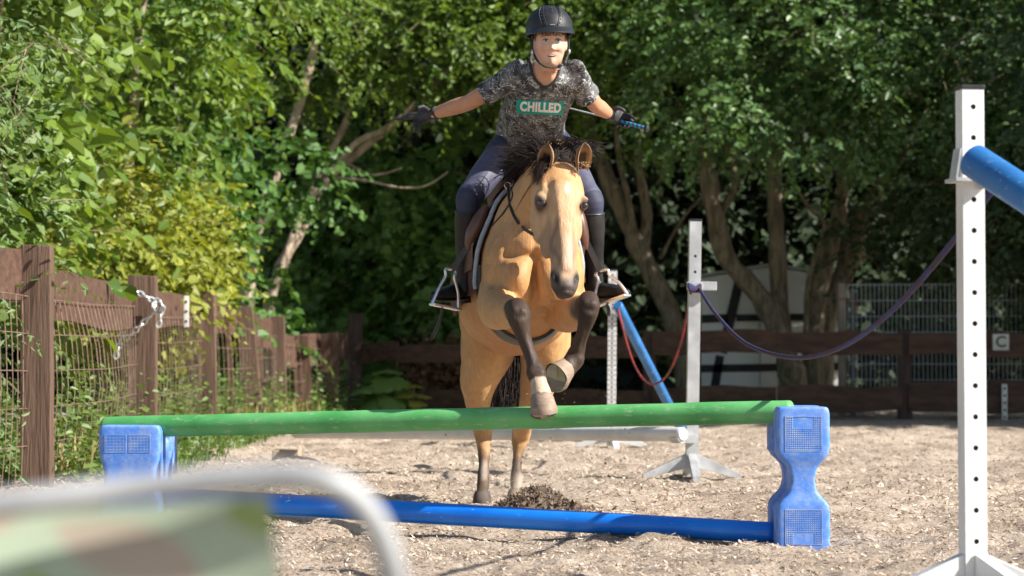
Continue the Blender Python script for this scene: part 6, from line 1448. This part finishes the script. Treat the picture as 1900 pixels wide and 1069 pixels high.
brm.materials.append(GRIP); cc = np.empty(len(brm.polygons) * 3); brm.polygons.foreach_get('center', cc); cc = cc.reshape(-1, 3)
mi = np.zeros(len(cc), np.int32)
for hp, kn in ((HIP_L, KN_L), (HIP_R, KN_R)):
    a = np.array(hp); b = np.array(kn); q = ((cc - a) @ (b - a)) / ((b - a) @ (b - a)); dist = np.linalg.norm(cc - a - np.clip(q, 0, 1.4)[:, None] * (b - a), axis=1)
    mid_side = (cc[:, 0] - (a + np.clip(q, 0, 1)[:, None] * (b - a))[:, 0]) * (1 if hp is HIP_L else -1)
    mi[(q > .34 - 1.2 * np.clip(mid_side, -.08, .08)) & (q < 1.0) & (dist < .13)] = 1
brm.polygons.foreach_set('material_index', mi)
mb = MB(); mb.tube([P(935, 226, 11.60), P(926, 246, 11.62), P(905, 290, 11.58), P(880, 330, 11.50)], .0022, 6, 4); mb.build('piping', mat('teal_piping', (.02, .28, .26), rough=.7), br)
# boots
BOOT = mat('black_boot', (.010, .0095, .0095), (.022, .020, .020), scale=9, rough=.40, bump=.0012, bscale=60, spec=.25)
SOLEB = mat('boot_sole', (.012, .011, .011), rough=.7)
def boot(kn, an, toe, s):
    ax = (an - kn).normalized(); top = kn.lerp(an, .16); mb = MB()
    mb.loft([(top, .060, .060), (kn.lerp(an, .3), .061, .063), (kn.lerp(an, .5), .056, .060), (kn.lerp(an, .75), .046, .049), (kn.lerp(an, .93), .043, .047), (an + V(0, 0, -.03), .044, .05), (an + V(0, 0, -.055), .042, .046)], 24, 4)
    heel = an + V(0, .03, -.05); fd = (toe - heel); 
    mb.loft([(heel - fd * .06, .026, .022), (heel + fd * .05, .036, .036), (heel + fd * .3, .038, .043), (heel + fd * .55, .040, .038), (heel + fd * .8, .041, .028), (heel + fd * .95, .032, .021), (toe + fd * .03, .016, .012)], 22, 4)
    me = remesh(mb, .005, 5, .5, 'boot'); co = get_co(me); no = get_no(me)
    zr = (co[:, 2] - an.z) / .1; d = (vnoise(co * np.array([14, 14, 30]), 51) - .5) * .007 * np.exp(-(zr - .2) ** 2 / 2.0) + (vnoise(co * 9, 52) - .5) * .004; set_co(me, co + no * d[:, None])
    o = put('boot', me, BOOT, person)
    sl = MB(); sd = fd.cross(V(0, 0, 1)).normalized(); up = sd.cross(fd).normalized()
    secs = [(heel - fd * .07 - up * .034, .024, .006), (heel + fd * .1 - up * .036, .036, .007), (heel + fd * .5 - up * .034, .040, .007), (heel + fd * .8 - up * .026, .041, .007), (toe + fd * .03 - up * .012, .020, .006)]
    sl.loft(secs, 14, 4, side=sd); sl.box(heel + fd * .03 - up * .046, (.05, .06, .022), Matrix((sd, fd.normalized(), up)).transposed()); sl.build('boot_sole', SOLEB, o)
    tb = MB(); ring = []
    for k in range(21):
        q = 2 * PI * k / 20; sdx = V(1, 0, 0); f2 = ax.cross(sdx).normalized(); ring.append(top + sdx * .0605 * math.cos(q) + f2 * .0605 * math.sin(q))
    tb.tube(ring, .0042, 6, 1, False); tb.build('boot_top', mat('boot_top_trim', (.03, .028, .03), rough=.5), o)
boot(KN_L, AN_L, P(803, 549, 11.33), -1); boot(KN_R, AN_R, P(1163, 543, 11.33), 1)
# gloves: palm, four fingers, thumb
GLOVE = mat('black_glove', (.016, .016, .017), (.04, .04, .042), scale=40, rough=.65, bump=.0012, bscale=140)
def glove(wr, palm_c, palm_n, fingers, thumb, arm_dir, parent):
    """wr wrist, palm_c far edge of the palm; fingers: list of joint lists from knuckle to tip"""
    mb = MB(); ad = Vector(arm_dir).normalized()
    mid = wr.lerp(palm_c, .5); wide = Vector(palm_n)
    mb.loft([(wr - ad * .035, .029, .029), (wr, .027, .027), (wr.lerp(palm_c, .3), .032, .021), (mid, .037, .020), (wr.lerp(palm_c, .85), .040, .018), (palm_c, .037, .015)], 20, 3, side=wide, sides=1)
    for f in fingers:
        n_ = len(f); mb.loft([(Vector(q), lerp(.0102, .0076, i / (n_ - 1)), lerp(.0100, .0074, i / (n_ - 1))) for i, q in enumerate(f)] + [(Vector(f[-1]) + (Vector(f[-1]) - Vector(f[-2])).normalized() * .006, .004, .004)], 12, 3)
    n_ = len(thumb); mb.loft([(Vector(q), lerp(.0145, .009, i / (n_ - 1)), lerp(.0135, .0085, i / (n_ - 1))) for i, q in enumerate(thumb)] + [(Vector(thumb[-1]) + (Vector(thumb[-1]) - Vector(thumb[-2])).normalized() * .006, .005, .005)], 12, 3)
    me = remesh(mb, .0028, 3, .5, 'glove'); co = get_co(me); d = (vnoise(co * 60, 61) - .5) * .003; set_co(me, co + get_no(me) * d[:, None]); o = put('glove', me, GLOVE, parent)
    cf = MB(); u = ad.orthogonal().normalized(); v2 = ad.cross(u); cf.tube([wr - ad * .03 + (u * math.cos(q) + v2 * math.sin(q)) * .0295 for q in np.linspace(0, 2 * PI, 21)], .004, 6, 1, False); cf.build('cuff', STRAP, o)
D1 = 11.50
glove(WR_L, P(776, 217, 11.54), P(770, 240, 11.5) - P(778, 200, 11.5),
      [[P(779, 211, 11.53), P(764, 212, 11.54), P(750, 215, 11.55), P(739, 219, 11.55)],
       [P(777, 216, 11.53), P(761, 218, 11.54), P(747, 220, 11.56), P(735, 221, 11.57)],
       [P(777, 221, 11.53), P(770, 229, 11.50), P(770, 237, 11.47), P(768, 244, 11.45)],
       [P(780, 225, 11.53), P(777, 232, 11.50), P(775, 239, 11.48), P(772, 244, 11.46)]],
      [P(795, 206, 11.48), P(788, 200, 11.45), P(782, 198, 11.43), P(776, 200, 11.42)], WR_L - EL_L, person)
HD0, HD1 = P(1148, 224, 11.60), P(1197, 238, 11.52)
hd_dir = (HD1 - HD0).normalized()
def hpt(t_, a, r): 
    u = hd_dir.cross(V(0, 0, 1)).normalized(); v2 = u.cross(hd_dir); return HD0.lerp(HD1, t_) + (u * math.cos(a) + v2 * math.sin(a)) * r
fing = []
for k, t_ in enumerate((.42, .30, .16, .03)):
    fing.append([P(1156 - 3 * k, 214 + 1.5 * k, 11.62), hpt(t_ + .10, 1.9, .024), hpt(t_ + .06, PI - .1, .0225), hpt(t_ + .02, PI + 1.3, .021), hpt(t_, PI + 2.2, .020)])
fing[0] = [P(1156, 213, 11.62), P(1164, 213, 11.58), P(1172, 217, 11.55), P(1178, 221, 11.53)]
glove(WR_R, P(1153, 217, 11.63), P(1150, 232, 11.6) - P(1152, 205, 11.6), fing, [P(1137, 206, 11.55), P(1144, 201, 11.53), P(1152, 202, 11.52), P(1159, 206, 11.52)], WR_R - EL_R, person)
# whip
wp = thing('riding_whip', 'riding whip with blue and black striped handle held in the gloved hand', 'whip', HD0)
def stripe():
    m, t, b = nodes('striped_grip'); tc = nd(t, 'ShaderNodeTexCoord'); wv = nd(t, 'ShaderNodeTexWave', bands_direction='X'); wv.inputs['Scale'].default_value = 16; wv.inputs['Distortion'].default_value = .3; t.links.new(tc.outputs['Object'], wv.inputs['Vector'])
    r = nd(t, 'ShaderNodeValToRGB'); r.color_ramp.interpolation = 'CONSTANT'; r.color_ramp.elements[0].color = (.02, .26, .52, 1); r.color_ramp.elements[1].position = .62; r.color_ramp.elements[1].color = (.06, .06, .08, 1); t.links.new(wv.outputs[0], r.inputs[0]); t.links.new(r.outputs[0], b.inputs['Base Color']); b.inputs['Roughness'].default_value = .45; return m
mb = MB(); mb.tube([HD0, HD1], .0095, 14); mb.build('handle', stripe(), wp)
mb = MB(); mb.loft([(HD1 - hd_dir * .002, .011, .011), (HD1 + hd_dir * .008, .0165, .0165), (HD1 + hd_dir * .015, .0165, .0165), (HD1 + hd_dir * .018, .012, .012)], 18, 1); mb.build('end_cap', BLACKP, wp)
mb = MB(); e = P(1046, 198, 11.74); mb.tube([HD0, HD0.lerp(e, .5), e, e + (e - HD0) * .9], [.0042, .004, .0034, .002], 8); mb.build('shaft', mat('whip_shaft', (.45, .46, .48), (.6, .61, .62), scale=30, rough=.35), wp)
# ================================================================ CHAIR CLOSE TO THE CAMERA
def chair():
    D = 1.8; c0 = P(360, 1000, D)
    t = thing('folding_chair', 'blurred metal tube chair with camouflage fabric back, close to the viewer', 'chair', (c0.x - .1, D + .2, 0))
    tube_m = mat('brushed_tube', (.27, .28, .29), (.36, .37, .38), scale=12, rough=.5, metal=.1)
    fab = camo()
    rp = cat_at([list(q) for q in (P(-420, 1600, D + .10), P(-420, 1150, D), P(-380, 1010, D - .01), P(-260, 966, D - .02), P(0, 936, D - .02), P(260, 905, D), P(470, 886, D), P(590, 890, D), P(660, 925, D + .01), P(705, 990, D + .02), P(730, 1069, D + .03), P(748, 1200, D + .06), P(760, 1600, D + .10))], 8)
    mb = MB(); mb.tube([Vector(q) for q in rp], .0108, 14); mb.build('back_frame', tube_m, t)
    # fabric back panel: a hanging sheet with folds
    mb = MB(); n, m = 30, 24; vs = []
    for j in range(m + 1):
        for i in range(n + 1):
            u, v = i / n, j / m
            x = lerp(-380, lerp(500, 560, v), u); yt = lerp(1000, 918, u); y = lerp(yt, 1650, v)
            p = P(x, y, D + .015); p.y += .025 * math.sin(u * 7 + v * 4) * v + .03 * (1 - v) * math.sin(PI * u)
            vs.append(p)
    for off in (0, .006): mb.add([q + V(0, off, 0) for q in vs], [(j * (n + 1) + i, j * (n + 1) + i + 1, (j + 1) * (n + 1) + i + 1, (j + 1) * (n + 1) + i) for j in range(m) for i in range(n)])
    mb.build('back_fabric', fab, t)
    zs = .40; xl, xr = P(-420, 1000, D).x, P(760, 1000, D).x
    mb = MB(); mb.box(V((xl + xr) / 2, D + .31, zs), (xr - xl, .44, .02)); mb.build('seat', fab, t, bevel=.008)
    fr = MB(); fr.tube([V(xl, D + .1, zs), V(xl, D + .54, zs), V(xr, D + .54, zs), V(xr, D + .1, zs)], .0125, 12); fr.build('seat_frame', tube_m, t)
    pb = P(760, 1600, D + .1).z
    for x in (xl, xr):
        l = MB(); l.tube([V(x, D + .1, pb), V(x, D + .52, .0)], .0125, 12); l.build('leg', tube_m, t)
        l = MB(); l.tube([V(x, D + .54, zs), V(x, D + .02, .0)], .0125, 12); l.build('leg', tube_m, t)
def camo():
    m, t, b = nodes('camouflage_cloth'); tc = nd(t, 'ShaderNodeTexCoord'); mp = nd(t, 'ShaderNodeMapping'); t.links.new(tc.outputs['Object'], mp.inputs[0]); mp.inputs['Rotation'].default_value = (0, .6, 0); mp.inputs['Scale'].default_value = (1, 1, 1.7); mp.inputs['Location'].default_value = (.31, 0, .12)
    n = nd(t, 'ShaderNodeTexNoise'); n.inputs['Scale'].default_value = 3.6; n.inputs['Detail'].default_value = 2; t.links.new(mp.outputs[0], n.inputs['Vector'])
    r = nd(t, 'ShaderNodeValToRGB'); cr = r.color_ramp; cr.interpolation = 'CONSTANT'
    cols = [(0, (.10, .17, .19)), (.36, (.17, .26, .26)), (.44, (.45, .38, .30)), (.50, (.42, .50, .37)), (.57, (.30, .40, .15)), (.66, (.50, .53, .42))]
    cr.elements[0].color = c4(cols[0][1]); cr.elements[1].position = cols[1][0]; cr.elements[1].color = c4(cols[1][1])
    for p_, c_ in cols[2:]:
        e = cr.elements.new(p_); e.color = c4(c_)
    t.links.new(n.outputs[0], r.inputs[0]); t.links.new(r.outputs[0], b.inputs['Base Color']); b.inputs['Roughness'].default_value = .85; return m
chair()
